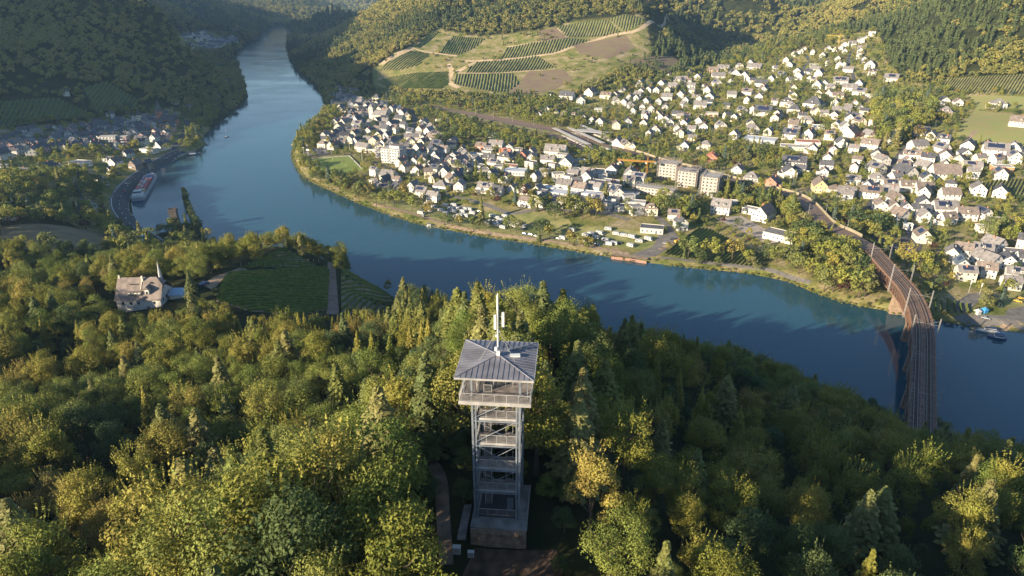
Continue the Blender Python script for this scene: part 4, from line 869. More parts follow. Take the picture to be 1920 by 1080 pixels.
        for q in range(dormers):
            t=-W2*.6+W2*1.2*(q+.5)/dormers; dd=obj('dormer',MB().box(t,-D2*.72,h+rh*.28+.4,1.5,D2*.5,1.4),wm,e); obj('dormer_roof',MB().box(t,-D2*.72,h+rh*.28+1.2,1.9,D2*.6,.2),rm,dd)
    if detail>0:
        wi=MB(); windows(wi,w,d,h); obj('windows',wi,[GLS,FRM],e,kind='stuff')
        if typ=='g': [obj('attic_window',MB().box(0,q*(D2+.04),h+rh*.35,1.1,.06,1.2),GLS,e) for q in (-1,1)]
    if detail>1:
        obj('door',MB().box(W2*.4,-D2-.05,1.05,1.1,.08,2.1),rm,e)
        if rnd.random()<.6 and typ!='f': obj('balcony',MB().box(-W2*.25,-D2-.6,2.75,w*.45,1.1,.14).box(-W2*.25,-D2-1.12,3.2,w*.45,.06,.9),FRM,e)
        if rnd.random()<.45 and typ!='f':
            sx=rnd.choice((-1,1)); ax=obj('annex',MB().box(sx*(W2+1.6),.4,1.0,3.2,d*.6,5.0),wm,e); obj('annex_roof',MB().box(sx*(W2+1.6),.4,3.62,3.5,d*.66,.2),rm,ax)
    if lab: tag(e,lab,cat,None if group_none else group)
    else:
        shape={'g':'gabled','r':'long-roofed','h':'hip-roofed','p':'hip-roofed','f':'flat-roofed'}[typ]; sz='small ' if max(w,d)<9.5 else ('large ' if max(w,d)>17 else '')
        later(e,'%s%s %s house with %s roof'%(sz,WN[wall],shape,RNM[roof]) if typ!='f' else '%s%s flat-roofed building'%(sz,WN[wall]),cat,group,x,y)
    return e
SPOTS=[]
def hp(px,py,wpx,typ='g',wall=None,roof=None,rot=None,hh=None,asp=None,lab=None,grp='houses of the riverside town',dorm=None,detail=None,rh=None,**kw):
    wpx=wpx*(.96 if py<215 else 1.0)
    P=hit(px,py)
    if not P: return
    d=math.sqrt(P[0]**2+P[1]**2+(CH-P[2])**2); f=P[1]*CP+(CH-P[2])*SP; wm=wpx*f/1280.
    wall=wall or rnd.choices('wwwwwcyl',k=1)[0]; roof=roof or ('f' if typ=='f' else rnd.choices('kknhhnh',k=1)[0])
    az=math.atan2(P[0],P[1])
    if rot is None: rot=(rnd.choice((-28,-20,-12,-8,12)) if rnd.random()<.35 else -24+30*float(vnoise(np.array([P[0]]),np.array([P[1]]),120,77)[0])+rnd.gauss(0,4)) if typ!='f' else -14
    if typ=='g': W=max(6.5,wm*.72); D=W*(asp or rnd.uniform(1.1,1.5))
    elif typ=='r': W=max(8,wm*.9); D=max(7,W*(asp or rnd.uniform(.55,.75)))
    elif typ=='h': W=max(8,wm*.85); D=W*(asp or .8)
    else: W=wm*.9; D=W*(asp or .6)
    h=hh or {'g':rnd.uniform(4.6,6.4),'r':rnd.uniform(4.8,6.2),'h':rnd.uniform(5.2,6.5),'f':rnd.uniform(3.6,5.2)}[typ]
    x=P[0]+math.sin(az)*D*.35; y=P[1]+math.cos(az)*D*.35
    if dorm is None: dorm=rnd.choice((0,0,1,2)) if (typ in 'rh' and wm>11) else 0
    det=detail if detail is not None else (2 if f<760 else 1)
    SPOTS.append((x,y)); return house(x,y,R(rot),W,D,h,typ,wall,roof,detail=det,dormers=dorm,lab=lab,group=grp,rh=rh,**kw)
# landmarks of the label sentences (pixel of the photograph -> place)
for nm,a,b in (('football pitch',630,308),('pitchside apartment block',740,300),('square church tower',697,224),('station platforms',1100,262),('red brick villa',1336,292),('building site',1270,350),('riverside vineyard',1350,465),
  ('big white barn',1430,405),('meadow',1850,240),('right-hand vineyard',1885,355),('brown terrace row',1700,355),('dark metal hall',1783,470),('tall park trees',1690,215),('yellow crane',1573,95),
  ('market hall sheds',1440,262),('caravan park',860,400),('riverside wharf',1180,478),('barge',268,352),('river road bend',225,380),('thin church spire',272,228),('white waterside hotel',281,286),('far village',400,78),('hilltop chapel',260,560),
  ('spur vineyard',530,540),('hill road fork',845,130),('ridge-top houses',1490,105),('white terrace row',1600,172),('camping lawn',1140,440),('moored boat',1860,620),('white station house',1160,270),('wooded river bank',600,345),('old stone pier',328,425),('car park',1723,450)):
    P=hit(a,b); 
    if P: LAND.append((nm,P[0],P[1]))
H_=hp
# special buildings first
P=hit(262,578); CX,CY=P[0],P[1]
def chapel():
    x,y=CX+1,CY+4; z=G(x,y)+.5; a=R(3); e=empty('hilltop_house',(x,y,z),a,label='big white chapel house with steep brown roof and slim spire in the forest',cat='house'); BL.append((x,y,13)); BL.append((x,y-6,8)); BL.append((x+13,y+2,7))
    w,d,h,rh=17.,12.,4.2,7.0; W2,D2=w/2,d/2; wm=WHITE; rm=ROOFS['n']
    mb=MB(); lo=[(-W2,-D2,-4),(W2,-D2,-4),(W2,D2,-4),(-W2,D2,-4)];hi=[(p[0],p[1],h) for p in lo]
    for k in range(4): mb.face([lo[k],lo[(k+1)%4],hi[(k+1)%4],hi[k]])
    mb.face([hi[1],hi[2],(W2,0,h+rh*.55)]); mb.face([hi[3],hi[0],(-W2,0,h+rh*.95)]); obj('wall',mb,wm,e)
    rf=MB(); o=.5; R0=(-W2-o,0,h+rh);R1=(W2-2.4,0,h+rh)
    rf.face([(-W2-o,-D2-o,h-.4),(W2+o,-D2-o,h-.4),(W2+.3,-2.2,h+rh*.62),R1,R0]); rf.face([(W2+o,D2+o,h-.4),(-W2-o,D2+o,h-.4),R0,R1,(W2+.3,2.2,h+rh*.62)]); rf.face([(W2+.3,-2.2,h+rh*.62),(W2+.3,2.2,h+rh*.62),R1])
    rf.face([(-W2-o,-D2-o,h-.6),R0,(-W2-o,D2+o,h-.6)]); ro=obj('roof',rf,rm,e)
    sl=(rh+.4)/(D2+o)
    def ry(y): return h-.4+sl*(D2+o+y)
    for x0 in (-3.3,-2.0,-.7,.6):
        dd=obj('dormer',MB().box(x0,-4.6,ry(-4.6)+.25,.85,1.6,1.1),wm,e); obj('dormer_window',MB().box(x0,-5.43,ry(-5.4)+.85,.6,.05,.75),GLS,dd); obj('dormer_roof',MB().box(x0,-4.5,ry(-4.6)+.9,1.05,2.0,.15),rm,dd)
    dd=obj('dormer',MB().box(3.6,-4.0,ry(-4.0)+.4,1.5,2.4,1.9),wm,e); obj('dormer_window',MB().box(3.6,-5.23,ry(-5.2)+1.3,.8,.05,1.0),GLS,dd); obj('dormer_roof',MB().hull([(2.6,-5.4,ry(-4)+1.2),(4.6,-5.4,ry(-4)+1.2),(4.6,-2.2,ry(-4)+1.2),(2.6,-2.2,ry(-4)+1.2)],[(3.59,-5.4,ry(-4)+2.5),(3.61,-5.4,ry(-4)+2.5),(3.61,-1.6,ry(-4)+2.5),(3.59,-1.6,ry(-4)+2.5)]),rm,dd)
    for x0 in (-3.6,-2.7,-1.8,-.9): obj('skylight',MB().box(x0,-2.0,ry(-2.0)+.12,.45,.7,.2),GLS,ro)
    obj('skylight',MB().box(4.3,-1.8,ry(-1.8)+.3,.8,1.0,.4),GLS,ro); obj('skylight',MB().box(4.2,-2.9,ry(-2.9)+.25,.6,.5,.3),GLS,ro)
    obj('chimney',MB().box(.9,-1.0,ry(-1.0)+.8,.6,.6,2.4),WALLM['c'],ro); obj('fire_wall',MB().hull([(.55,-3.6,ry(-3.6)-.2),(.8,-3.6,ry(-3.6)-.2),(.8,-3.6,ry(-3.6)+.3),(.55,-3.6,ry(-3.6)+.3)],[(.55,0,ry(0)-.2),(.8,0,ry(0)-.2),(.8,0,ry(0)+.3),(.55,0,ry(0)+.3)]),WALLM['c'],ro)
    obj('chimney',MB().box(-W2+.2,0,h+rh+.3,.6,.6,1.2),WALLM['c'],ro)
    sp=obj('spire',MB().tube((W2-1.6,1.5,h+rh-2.5),(W2-1.6,1.5,h+rh+1.2),.75,.65,8).tube((W2-1.6,1.5,h+rh+1.2),(W2-1.6,1.5,h+rh+6.0),.62,.05,8),WALLM['l'],e); obj('spire_cross',MB().box(W2-1.6,1.5,h+rh+6.5,.06,.06,1.2).box(W2-1.6,1.5,h+rh+6.7,.5,.06,.06),DKST,sp)
    obj('door',MB().box(3.4,-D2-.04,-.2,1.1,.08,2.6),ROOFS['n'],e)
    for x0,z0 in ((-6,2.6),(-3,2.6),(0,2.6),(6,2.6)): obj('window',MB().box(x0,-D2-.04,z0,.8,.06,1.2),GLS,e)
    for y0 in (-3.4,-.5,2.6):
        for z0 in (.2,2.9): obj('window',MB().box(W2+.04,y0,z0,.06,.9,1.3),GLS,e)
    an=obj('annex',MB().box(W2+3.4,2.5,.4,5.2,5.0,5.6),wm,e); obj('annex_roof',MB().hull([(W2+.4,-.4,3.1),(W2+6.4,-.4,3.1),(W2+6.4,5.4,3.1),(W2+.4,5.4,3.1)],[(W2+1.2,2.4,5.2),(W2+6.4,2.4,5.2),(W2+6.4,2.6,5.2),(W2+1.2,2.6,5.2)]),ROOFS['b'],an); obj('annex_roof',MB().box(W2+8.0,.4,.9,3.4,3.2,.2).box(W2+8.0,.4,-.6,3.0,2.8,2.8),ROOFS['b'],an)
chapel()
def church(px,py,s,lab,spire=False,wall='c',roof='h',rot=-15):
    P=hit(px,py); x,y,z=P[0],P[1]+4*s,P[2]; e=empty('church',(x,y,z),R(rot),label=lab,cat='church'); BL.append((x,y,16*s)); wm=WALLM[wall]; rm=ROOFS[roof]
    nav=MB(); w,L,h,r=11*s,20*s,8*s,6*s; X0=9*s
    nav.box(X0+L/2-6*s,0,h/2-1,L,w,h+2); nv=obj('nave',nav,wm,e); a0=X0-6*s-.5;a1=X0+L-6*s+.5
    obj('nave_roof',MB().hull([(a0,-w/2-.5,h),(a1,-w/2-.5,h),(a1,w/2+.5,h),(a0,w/2+.5,h)],[(a0,-.05,h+r),(a1,-.05,h+r),(a1,.05,h+r),(a0,.05,h+r)]),rm,nv)
    for k in range(5): obj('window',MB().box(a0+2*s+k*L*.19,-w/2-.05,h*.5,1.2*s,.1,3.4*s),GLS,nv)
    t=obj('tower',MB().box(0,0,9*s-1,6*s,6*s,18*s+2),wm,e)
    H=18*s; obj('tower_roof',MB().hull([(-3.3*s,-3.3*s,H),(3.3*s,-3.3*s,H),(3.3*s,3.3*s,H),(-3.3*s,3.3*s,H)],[(-.04,-.04,H+(14 if spire else 5)*s),(.04,-.04,H+(14 if spire else 5)*s),(.04,.04,H+(14 if spire else 5)*s),(-.04,.04,H+(14 if spire else 5)*s)]),rm,t)
    for dx in (-1.2,1.2): obj('belfry_opening',MB().box(dx*s,-3*s-.04,H-3*s,1.1*s,.08,2.4*s),DKST,t)
    obj('belfry_opening',MB().box(0,-3*s-.04,H-9*s,.9*s,.08,1.6*s),DKST,t)
church(697,226,.95,'pale stone church with square tower and low pyramid roof in the old town')
church(262,236,.72,'shaded village church with pale walls and a thin dark spire',True,'c','k',10)
church(300,236,1.0,'large dark red church hall with small spire at the edge of the left village',True,'r','k',-10)
def block(px,py,w,d,floors,rot,lab,wall='w',nm='apartment_block',balc=True,scaf=False,top=None,hf=2.9):
    P=hit(px,py); x,y,z=P[0],P[1]+d*.4,P[2]; e=empty(nm,(x,y,z),R(rot),label=lab,cat='apartment building'); BL.append((x,y,max(w,d)*.6)); H=floors*hf
    obj('wall',MB().box(0,0,H/2-1,w,d,H+2),WALLM[wall],e); obj('roof',MB().box(0,0,H+.15,w+.5,d+.5,.3),ROOFS['f'],e)
    if top: obj('penthouse',MB().box(w*.12,d*.1,H+1.6,w*.5,d*.6,2.6),WALLM['w'],e); obj('penthouse_roof',MB().box(w*.12,d*.1,H+3.05,w*.6,d*.7,.25),ROOFS['n'],e)
    for f in range(floors):
        z0=f*hf+1.5
        for k in range(int(w/3)):
            t=-w/2+w*(k+.5)/int(w/3); wn=obj('window',MB().box(t,-d/2-.03,z0,1.7,.08,1.5),FRM,e); obj('pane',MB().box(t,-d/2-.06,z0,1.45,.06,1.25),GLS,wn)
        for k in range(int(d/3)):
            t=-d/2+d*(k+.5)/int(d/3)
            for s in (-1,1): wn=obj('window',MB().box(s*(w/2+.03),t,z0,.08,1.5,1.5),FRM,e); obj('pane',MB().box(s*(w/2+.06),t,z0,.06,1.25,1.25),GLS,wn)
        if balc and f: 
            for t in ((-w*.27,w*.27) if w>12 else (0,)): obj('balcony',MB().box(t,-d/2-.75,f*hf+.1,w*.38,1.5,.18).box(t,-d/2-1.47,f*hf+.6,w*.38,.07,.9),FRM,e)
    if scaf:
        sf=MB(); y0=-d/2-1.4
        lv=int((H+2)/2)
        for s,(L,ax) in enumerate(((w+2.8,0),(d+2.8,1),(w+2.8,0),(d+2.8,1))):
            n=int(L/2.4)
            for o_ in (0,.9):
                for k in range(n+1):
                    t=-L/2+L*k/n; dd=((d if ax==0 else w)/2+.5+o_)*(-1 if s in (0,3) else 1); p=(t,dd) if ax==0 else (dd,t); sf.tube((p[0],p[1],-.5),(p[0],p[1],H+1.6),.06,n=4)
                for l in range(lv+1):
                    dd=((d if ax==0 else w)/2+.5+o_)*(-1 if s in (0,3) else 1); z1=l*2.+.6
                    for zz in (z1,z1+1.0):
                        a,b=((-L/2,dd,zz),(L/2,dd,zz)) if ax==0 else ((dd,-L/2,zz),(dd,L/2,zz)); sf.tube(a,b,.05,n=3)
        obj('scaffold_poles',sf,STEELW,e,kind='stuff')
        for s,(L,ax) in enumerate(((w+2.8,0),(d+2.8,1),(w+2.8,0),(d+2.8,1))):
            dd=((d if ax==0 else w)/2+.95)*(-1 if s in (0,3) else 1)
            for l in range(lv+1): obj('scaffold_deck',MB().box(0 if ax==0 else dd,dd if ax==0 else 0,l*2.+.55,L if ax==0 else .8,.8 if ax==0 else L,.07),PLK if l%2 else WALLM['o'],e)
    return e
block(738,306,22,14,5,-22,'tall stepped apartment block with rows of balconies right of the football pitch','l',top=True)
block(1335,370,13,17,6,-28,'tall scaffolded apartment tower at the right end of the building site','w',scaf=True,balc=False)
block(1292,352,16,14,5,-28,'middle scaffolded apartment building with white flat roof','w',scaf=True,balc=False)
block(1256,336,16,14,5,-28,'rear left scaffolded apartment building with grey flat roof','w',scaf=True,balc=False)
block(1228,366,34,9,2,-30,'low scaffolded row building with reddish decks in front of the building site','w',scaf=True,balc=False)
block(1270,380,26,8,1,-30,'lowest unfinished white ground floor at the edge of the building site','w',scaf=True,balc=False)
block(204,276,17,9,4,8,'white and dark flat-roofed apartment block among the shaded houses','w')
block(232,276,9,8,4,8,'reddish apartment house beside the white block in the left village','p')
def crane(px,py,h,jib,ang,lab,col):
    P=hit(px,py); e=empty('tower_crane',P,R(ang),label=lab,cat='crane'); m=mat('crane_'+col[0],col[1],.5,.08,1)
    def lat(a,b,w,n):
        mb=MB(); a=Vector(a);b=Vector(b);d=(b-a).normalized();u=d.orthogonal().normalized();v=d.cross(u); c=[u*w+v*w,u*w-v*w,-u*w-v*w,-u*w+v*w]
        for q in c: mb.tube(a+q,b+q,.1,n=4)
        for k in range(n):
            for i in range(4): mb.tube(a.lerp(b,k/n)+c[i],a.lerp(b,(k+1)/n)+c[(i+1)%4],.06,n=3)
        return mb
    obj('mast',lat((0,0,-1),(0,0,h),.75,14),m,e); obj('jib',lat((0,0,h),(jib,0,h+.5),.5,16),m,e); obj('counter_jib',lat((0,0,h),(-jib*.25,0,h),.5,5),m,e); obj('counterweight',MB().box(-jib*.24,0,h-1,2.2,1.6,2),CONC,e); obj('cab',MB().box(1.4,-1,h-1.2,1.8,1.4,2),WHT,e)
    obj('apex',lat((0,0,h),(0,0,h+4),.35,3),m,e); obj('stay_cable',MB().tube((0,0,h+4),(jib*.8,0,h+.7),.07,n=3).tube((0,0,h+4),(-jib*.23,0,h+.4),.07,n=3),DKST,e)
crane(1212,337,17,28,168,'orange tower crane with long jib behind the building site',('orange',(.60,.28,.06)))
crane(1310,352,17,14,215,'dark crane mast with short orange jib between the scaffolded blocks',('grey',(.16,.15,.16)))
crane(1571,92,21,22,172,'yellow tower crane standing among the hilltop houses',('yellow',(.62,.44,.08)))
# explicit houses, traced one by one
T=[ # px,py,w,type,wall,roof,rot
"809 285 14 g w h;833 288 18 r w n;850 274 20 g w h;890 296 28 f w -;903 282 22 r r n;931 281 28 r w h;918 304 24 r w k;948 295 22 r c r;780 309 18 g w h;812 315 18 g w n;834 332 22 g w k;859 338 32 g w k -30;814 342 16 g c n;828 359 30 h w h;730 338 32 r w h;784 328 18 g w n;923 335 20 g w k;949 343 20 g w k;813 378 24 r w h;912 362 32 r w h;934 366 22 r l k;962 361 17 g w n;987 388 26 r w n;985 364 20 g w k",
"949 305 30 h c k;981 299 22 g r n;956 318 28 f w r;997 294 20 g w n;1042 292 42 r w h;1027 308 28 r w h;1062 316 34 g c h;1148 326 26 g w n;1181 337 28 g w h;1163 318 18 g w h;966 329 44 f l l;1057 373 52 f l l -30;1112 374 42 f w l -25;1082 384 24 f l b;1016 357 22 f w l;1035 361 28 f w l;1118 352 36 f c k -32;1143 348 34 f w f -32;1182 373 32 f g f;1193 391 34 f w f;1168 396 32 f w k;1220 404 26 h c n;1351 401 36 r w h;1372 388 22 f w l",
"1334 303 26 g r r -20;1283 281 22 g w k;1322 281 22 h c h;1158 276 22 g w h;1172 280 22 g c n;1185 282 16 g w h;1222 437 44 f w k -15;1275 432 26 g w k;1262 414 22 r w n;1430 415 38 g w n -42;1463 452 60 f w h -42;1408 402 32 f w f -42",
"1412 213 20 g w h;1430 217 32 r w k;1458 222 18 g w n;1474 200 24 h w k;1488 213 26 h w k;1525 202 38 h w k;1576 216 34 r w h;1563 223 20 g w n;1513 235 24 h c h;1530 243 28 f w l;1482 261 30 r w k;1516 260 24 g w k;1590 257 38 g w n;1513 274 44 f w r;1487 282 48 f g f;1425 268 60 f l l -30;1522 288 22 g w h;1575 276 24 g w k;1562 289 20 g w n;1551 304 22 g w n;1487 314 44 r w k;1548 318 24 r w k;1544 330 20 g w h;1382 327 26 g w n;1407 345 30 h w h;1446 352 32 g r n;1478 333 32 g w k;1499 325 22 r w k;1534 361 32 g y n -15;1561 366 22 h w n;1585 370 32 r w h",
"1768 197 22 g w k;1794 199 20 g w n;1770 218 30 h p h;1869 203 30 h w h;1912 238 38 r w n;1613 212 18 g w h;1665 268 24 g w h;1725 254 28 r w k;1630 279 32 r w n;1719 281 34 r w h;1745 262 20 g c h;1768 268 22 r w k;1764 287 24 g w h;1813 282 30 g w k;1850 283 22 g w k;1864 291 42 r w h;1898 283 24 g w h;1642 300 26 g c k;1708 298 30 r w n;1770 301 32 g w n;1699 311 22 g w h;1694 335 36 g w k;1768 336 50 r w n -8;1820 322 32 r c h;1876 322 36 f o f;1600 323 18 g w n;1597 347 26 r w h;1641 346 28 h w h;1630 372 40 r w n;1582 376 30 r w h",
"1669 357 34 r w n -6;1700 359 32 r w n -6;1730 362 32 r w n -6;1648 396 28 g w n -14;1672 399 26 g w n -14;1694 402 26 g w k -14;1722 404 34 r w k -6;1767 402 44 r w h -6;1777 376 34 r w n -6;1773 421 30 r w n;1808 413 36 r w n;1838 413 26 g w k;1843 436 28 f w f;1871 420 26 f w k -10;1726 455 34 g w n -12;1700 432 16 f w l;1838 482 34 r w h;1900 483 40 f w h;1798 511 30 g l t;1844 519 34 r w n;1884 503 34 g w k;1900 527 34 r w h;1780 356 20 h w k",
"1292 143 20 g w n;1308 151 18 g w h;1254 150 16 g w h;1242 162 18 g w k;1261 169 20 r w h;1296 166 18 r w h;1232 174 16 g w k;1250 188 22 r w h;1276 184 20 g w h;1304 188 16 r w h;1330 188 24 g w k;1371 184 18 r w h;1400 178 22 r w n;1343 162 20 g w h;1369 158 16 g w h;1337 137 22 r p n;1356 133 24 r w h;1346 149 26 r w h;1376 145 26 g w h;1396 147 18 g w n;1415 130 28 r w h;1425 149 14 f w h;1427 162 24 r w k;1428 175 18 g w n;1422 188 20 g w h;1312 204 26 r w h;1334 219 24 f p f;1311 222 20 f w l;1239 227 22 g w n;1257 236 16 g w h;1284 238 22 g w k;1318 244 20 g w n;1207 238 18 g w n;1220 212 18 g w h;1247 208 18 g l h;1203 177 16 g w h;1215 161 16 g w h;1218 173 16 g c h",
"1032 185 16 g w k;1063 186 30 r w k;1089 195 22 g w h;1108 180 24 g w n;1136 185 22 r c n;1154 183 16 g w n;1167 172 18 g w h;1201 163 18 g w h;1013 222 14 g w n;1028 213 14 g w k;1044 218 14 g w k;1060 224 20 h c n;1076 226 18 h c n;1094 228 12 g w k;1110 232 14 g w k;1125 236 18 g w n;1155 242 20 g c n;1177 236 20 g l k;1122 210 16 f l k;1154 196 16 g w h;1170 198 16 g w h;1182 204 14 g l h;1181 188 14 g l h;1193 191 14 g w h;1204 206 14 g w h;1187 214 14 g w h;1235 196 16 g l k;1212 196 16 g w n",
"1487 106 9 g w h;1496 102 9 g w h;1502 100 9 g w h;1508 97 9 g w h;1523 102 10 g w h;1542 110 14 g w n;1552 98 14 g w h;1565 97 12 g w h;1583 89 16 g w h;1597 86 14 r w h;1613 81 14 g w h;1624 75 12 g w h;1634 68 12 r w l;1575 95 10 g w n;1583 101 12 g w h;1570 116 14 g w n;1573 127 16 g w n;1583 127 12 g w n;1590 136 20 r w h;1615 93 16 r w h;1612 102 16 g w h;1610 110 14 g w n;1620 117 18 g w h;1630 128 24 g w h;1635 141 16 r w n;1527 124 18 f l h;1528 135 20 r w h;1536 144 20 g w n;1494 140 18 g w h;1499 149 20 g w h;1518 152 14 g w h;1532 166 22 g w h;1545 162 18 g w h;1556 170 16 g w h;1555 182 20 g w h;1569 185 22 r w n;1575 159 28 r w h -24;1592 171 28 r w h -24;1610 178 26 r w h -24;1632 184 22 f w h -24;1670 152 26 r w h;1480 128 16 g w h;1482 203 14 g w h;1602 200 14 g w n",
"707 190 18 h c k;728 193 16 f c f;606 278 18 h c n;626 280 20 g c n;682 285 30 r c h;700 287 18 f c h;610 262 16 g w h;795 235 16 g w h;822 230 10 f w l;927 259 28 f w l;1012 208 12 f w l;760 324 16 g c h;700 345 14 f c h;664 175 18 r c n;642 180 12 g l k;652 186 14 g c n"]
grp='houses of the riverside town'
for part in T:
    for it in part.split(';'):
        a=it.split(); H_(float(a[0]),float(a[1]),float(a[2])*1.06,a[3],a[4],('f' if a[5]=='-' else a[5]),float(a[6]) if len(a)>6 else None,grp=grp)
# villa-like brick house gets its tower
TL="12 270 16 g w k;60 272 16 g w k;104 270 24 g w k;152 260 22 r w k;223 258 14 g w k;267 272 24 r c k;294 262 18 g w k;312 262 20 r p k;321 247 16 g p k;227 237 14 g c k;281 287 30 f w f;306 282 26 g w k;242 296 16 g w k;219 314 22 g w n;256 318 22 g s n;277 314 18 g s k;152 312 36 f w f;198 303 22 f l k;90 324 26 g w k;112 322 18 r w k;187 343 22 r w k;213 328 14 g w k;16 326 28 r w k;50 332 26 r l k;16 412 30 f w n;165 392 34 r l k;245 456 20 g w k;262 462 18 g w b;123 180 8 g w k;328 196 9 g w k;352 207 7 g w k;208 222 12 g w k;240 262 18 r w k;130 285 14 g w k;172 262 16 g w k;60 248 14 g p k;34 260 12 g w k"
for it in TL.split(';'):
    a=it.split(); H_(float(a[0]),float(a[1]),float(a[2])*1.06,a[3],a[4],a[5],None,grp='houses of the left village',hh=None)
# fill: tightly built quarters, by plot
def fill(poly,gap,n,grp,walls,roofs,size,typs='ggr',det=1):
    B=hits([p for p in poly]); xs=[p[0] for p in B];ys=[p[1] for p in B]; c=0;t=0
    cand=[]
    while t<6000 and c<n:
        t+=1; x=rnd.uniform(min(xs),max(xs));y=rnd.uniform(min(ys),max(ys)); z=G(x,y); a,b,f=proj(x,y,z)
        if not inpoly([a],[b],poly)[0]: continue
        if any((x-q[0])**2+(y-q[1])**2<(gap*.5+q[2])**2 for q in BL) or any((x-q[0])**2+(y-q[1])**2<(q[2]+gap*.35)**2 for q in PATHS): continue
        w=rnd.uniform(*size); ty=rnd.choice(typs); cand.append(1); c+=1
        house(x,y,R(rnd.choice((-35,-22,-12,8,20,60))),w,w*rnd.uniform(1.05,1.5) if ty=='g' else w*.75,rnd.uniform(4.8,7),ty,rnd.choice(walls),rnd.choice(roofs),detail=det,group=grp)
OLD=[(632,200),(650,180),(690,195),(740,205),(775,222),(800,240),(835,262),(870,290),(900,310),(880,335),(830,345),(780,330),(720,318),(700,290),(650,275),(600,280),(606,258),(640,225)]
FILL0=len(HS)
fill(OLD,8,130,'houses of the old town','wwcclw','khnkh',(7.5,10))
fill([(0,258),(60,248),(200,236),(250,225),(330,218),(325,255),(290,272),(200,285),(100,288),(0,300)],7.5,90,'houses of the left village','wwwclp','kkkh',(7,10))
fill([(338,62),(360,60),(440,62),(440,84),(400,96),(345,90)],11,80,'houses of the far village','wwwc','kkh',(12,17),'gr',0)
fill([(480,160),(520,140),(560,165),(600,190),(640,240),(600,300)] and [(1170,170),(1240,150),(1300,140),(1300,230),(1180,225)],13,14,'houses of the riverside town','wwc','hhn',(8,10))
fill([(1480,215),(1600,190),(1640,230),(1750,280),(1900,300),(1900,330),(1640,340),(1480,330)],14,22,'houses of the riverside town','wwc','hhnk',(8.5,10.5))
fill([(900,270),(1060,300),(1200,340),(1190,400),(1000,385),(880,345)],10,34,'houses of the riverside town','wwlc','hhkn',(8,11),'gfr')
fill([(1270,150),(1440,110),(1620,90),(1640,170),(1620,210),(1300,220)],15,26,'houses of the riverside town','wwwc','hhnk',(8,10))
fill([(1640,290),(1920,290),(1920,330),(1640,350)],14,12,'houses of the riverside town','wwc','hhnk',(9,11))
fill([(1780,470),(1920,460),(1920,545),(1780,520)],12,8,'houses of the riverside town','wwc','hhnk',(9,11))
fill([(1190,215),(1500,205),(1520,265),(1200,270)],16,20,'houses of the riverside town','wwc','hhnk',(8,10))
fill([(1000,355),(1210,360),(1200,402),(1000,392)],10,12,'houses of the riverside town','wwl','hhk',(8,11),'gfr')
fill([(700,325),(870,345),(860,375),(700,360)],10,10,'houses of the riverside town','wwc','khn',(8,10))
fill([(1620,350),(1880,360),(1880,440),(1620,410)],12,9,'houses of the riverside town','wwwc','hhnk',(9,11))
fill([(1090,330),(1200,330),(1200,400),(1090,395)],12,6,'houses of the riverside town','wwl','hhk',(8,11),'gf')
fill([(620,170),(650,165),(660,185),(625,200)],9,8,'houses of the old town','wwl','kkh',(7,9))
# keep the 300 houses that show largest; the rest become one far mass
def world_mesh(objs,name):
    vs=[];fs=[];ms=[];mats=[];off=0; bpy.context.view_layer.update()
    for o in objs:
        me=o.data; n=len(me.vertices); co=np.empty(n*3); me.vertices.foreach_get('co',co); co=co.reshape(-1,3); M=np.array(o.matrix_world); vs.append(co@M[:3,:3].T+M[:3,3])
        mp=[]
        for m in me.materials:
            if m not in mats: mats.append(m)
            mp.append(mats.index(m))
        for p in me.polygons: fs.append([v+off for v in p.vertices]); ms.append(mp[p.material_index])
        off+=n
    me=bpy.data.meshes.new(name); me.from_pydata(np.concatenate(vs).tolist(),[],fs)
    for m in mats: me.materials.append(m)
    me.polygons.foreach_set('material_index',ms); me.update(); return me
hs=[it for it in PEND if it[2]=='house']; hs.sort(key=lambda it:math.hypot(it[4],it[5])); drop=hs[262:]
ds={id(i) for i in drop}; PEND[:]=[i for i in PEND if id(i) not in ds]; dl=[]
for it in drop:
    for c in it[0].children: dl+=[c]+list(c.children)
if dl:
    o=obj('distant_houses',world_mesh(dl,'distant_houses'),None,kind='stuff',label='far small pale houses of the villages and the upper town'); o['category']='houses'
    for c in dl: bpy.data.objects.remove(c)
    for it in drop: bpy.data.objects.remove(it[0])
# ---------------------------------------------------------------- planting
BLa=np.array(BL); PAa=np.array([(p[0],p[1],p[2]) for p in PATHS])
for a,b,k,h in ( (-15,64,'oak',19), (-16.5,71,'ash',20), (-22,66,'oak',22), (-28,62,'oak',23), (-34,58,'ash',24), (-24,57,'dark',22), (-18,78,'fir',19), (-13,87,'fir',18), (-40,62,'oak',23), (-31,70,'fir',23), (-12,56,'oak',18.5), (-20,52,'ash',17), (9.5,81,'fir',17), (10.5,71,'oak',15), (12,62,'ash',14), (11,91,'fir',17), (5,90,'fir',16.5), (-4,91,'fir',17), (17,84,'oak',16) ): tree(k,a,b,G(a,b),h,1.15 if k=='fir' else 1.,'trees of the forest hill'); BL.append((a,b,2.6))
for a,b in ((-6.8,76),(-7.2,81),(-11.5,76),(-12,70),(-7.5,88),(6.5,66),(6.3,60),(-7.5,60),(7.2,72),(7,78),(-11,62),(7.8,56)): tree('dark',a,b,G(a,b)-.5,rnd.uniform(3.5,6),1.2,'trees of the forest hill',prefix='low ')
BLa=np.array(BL)
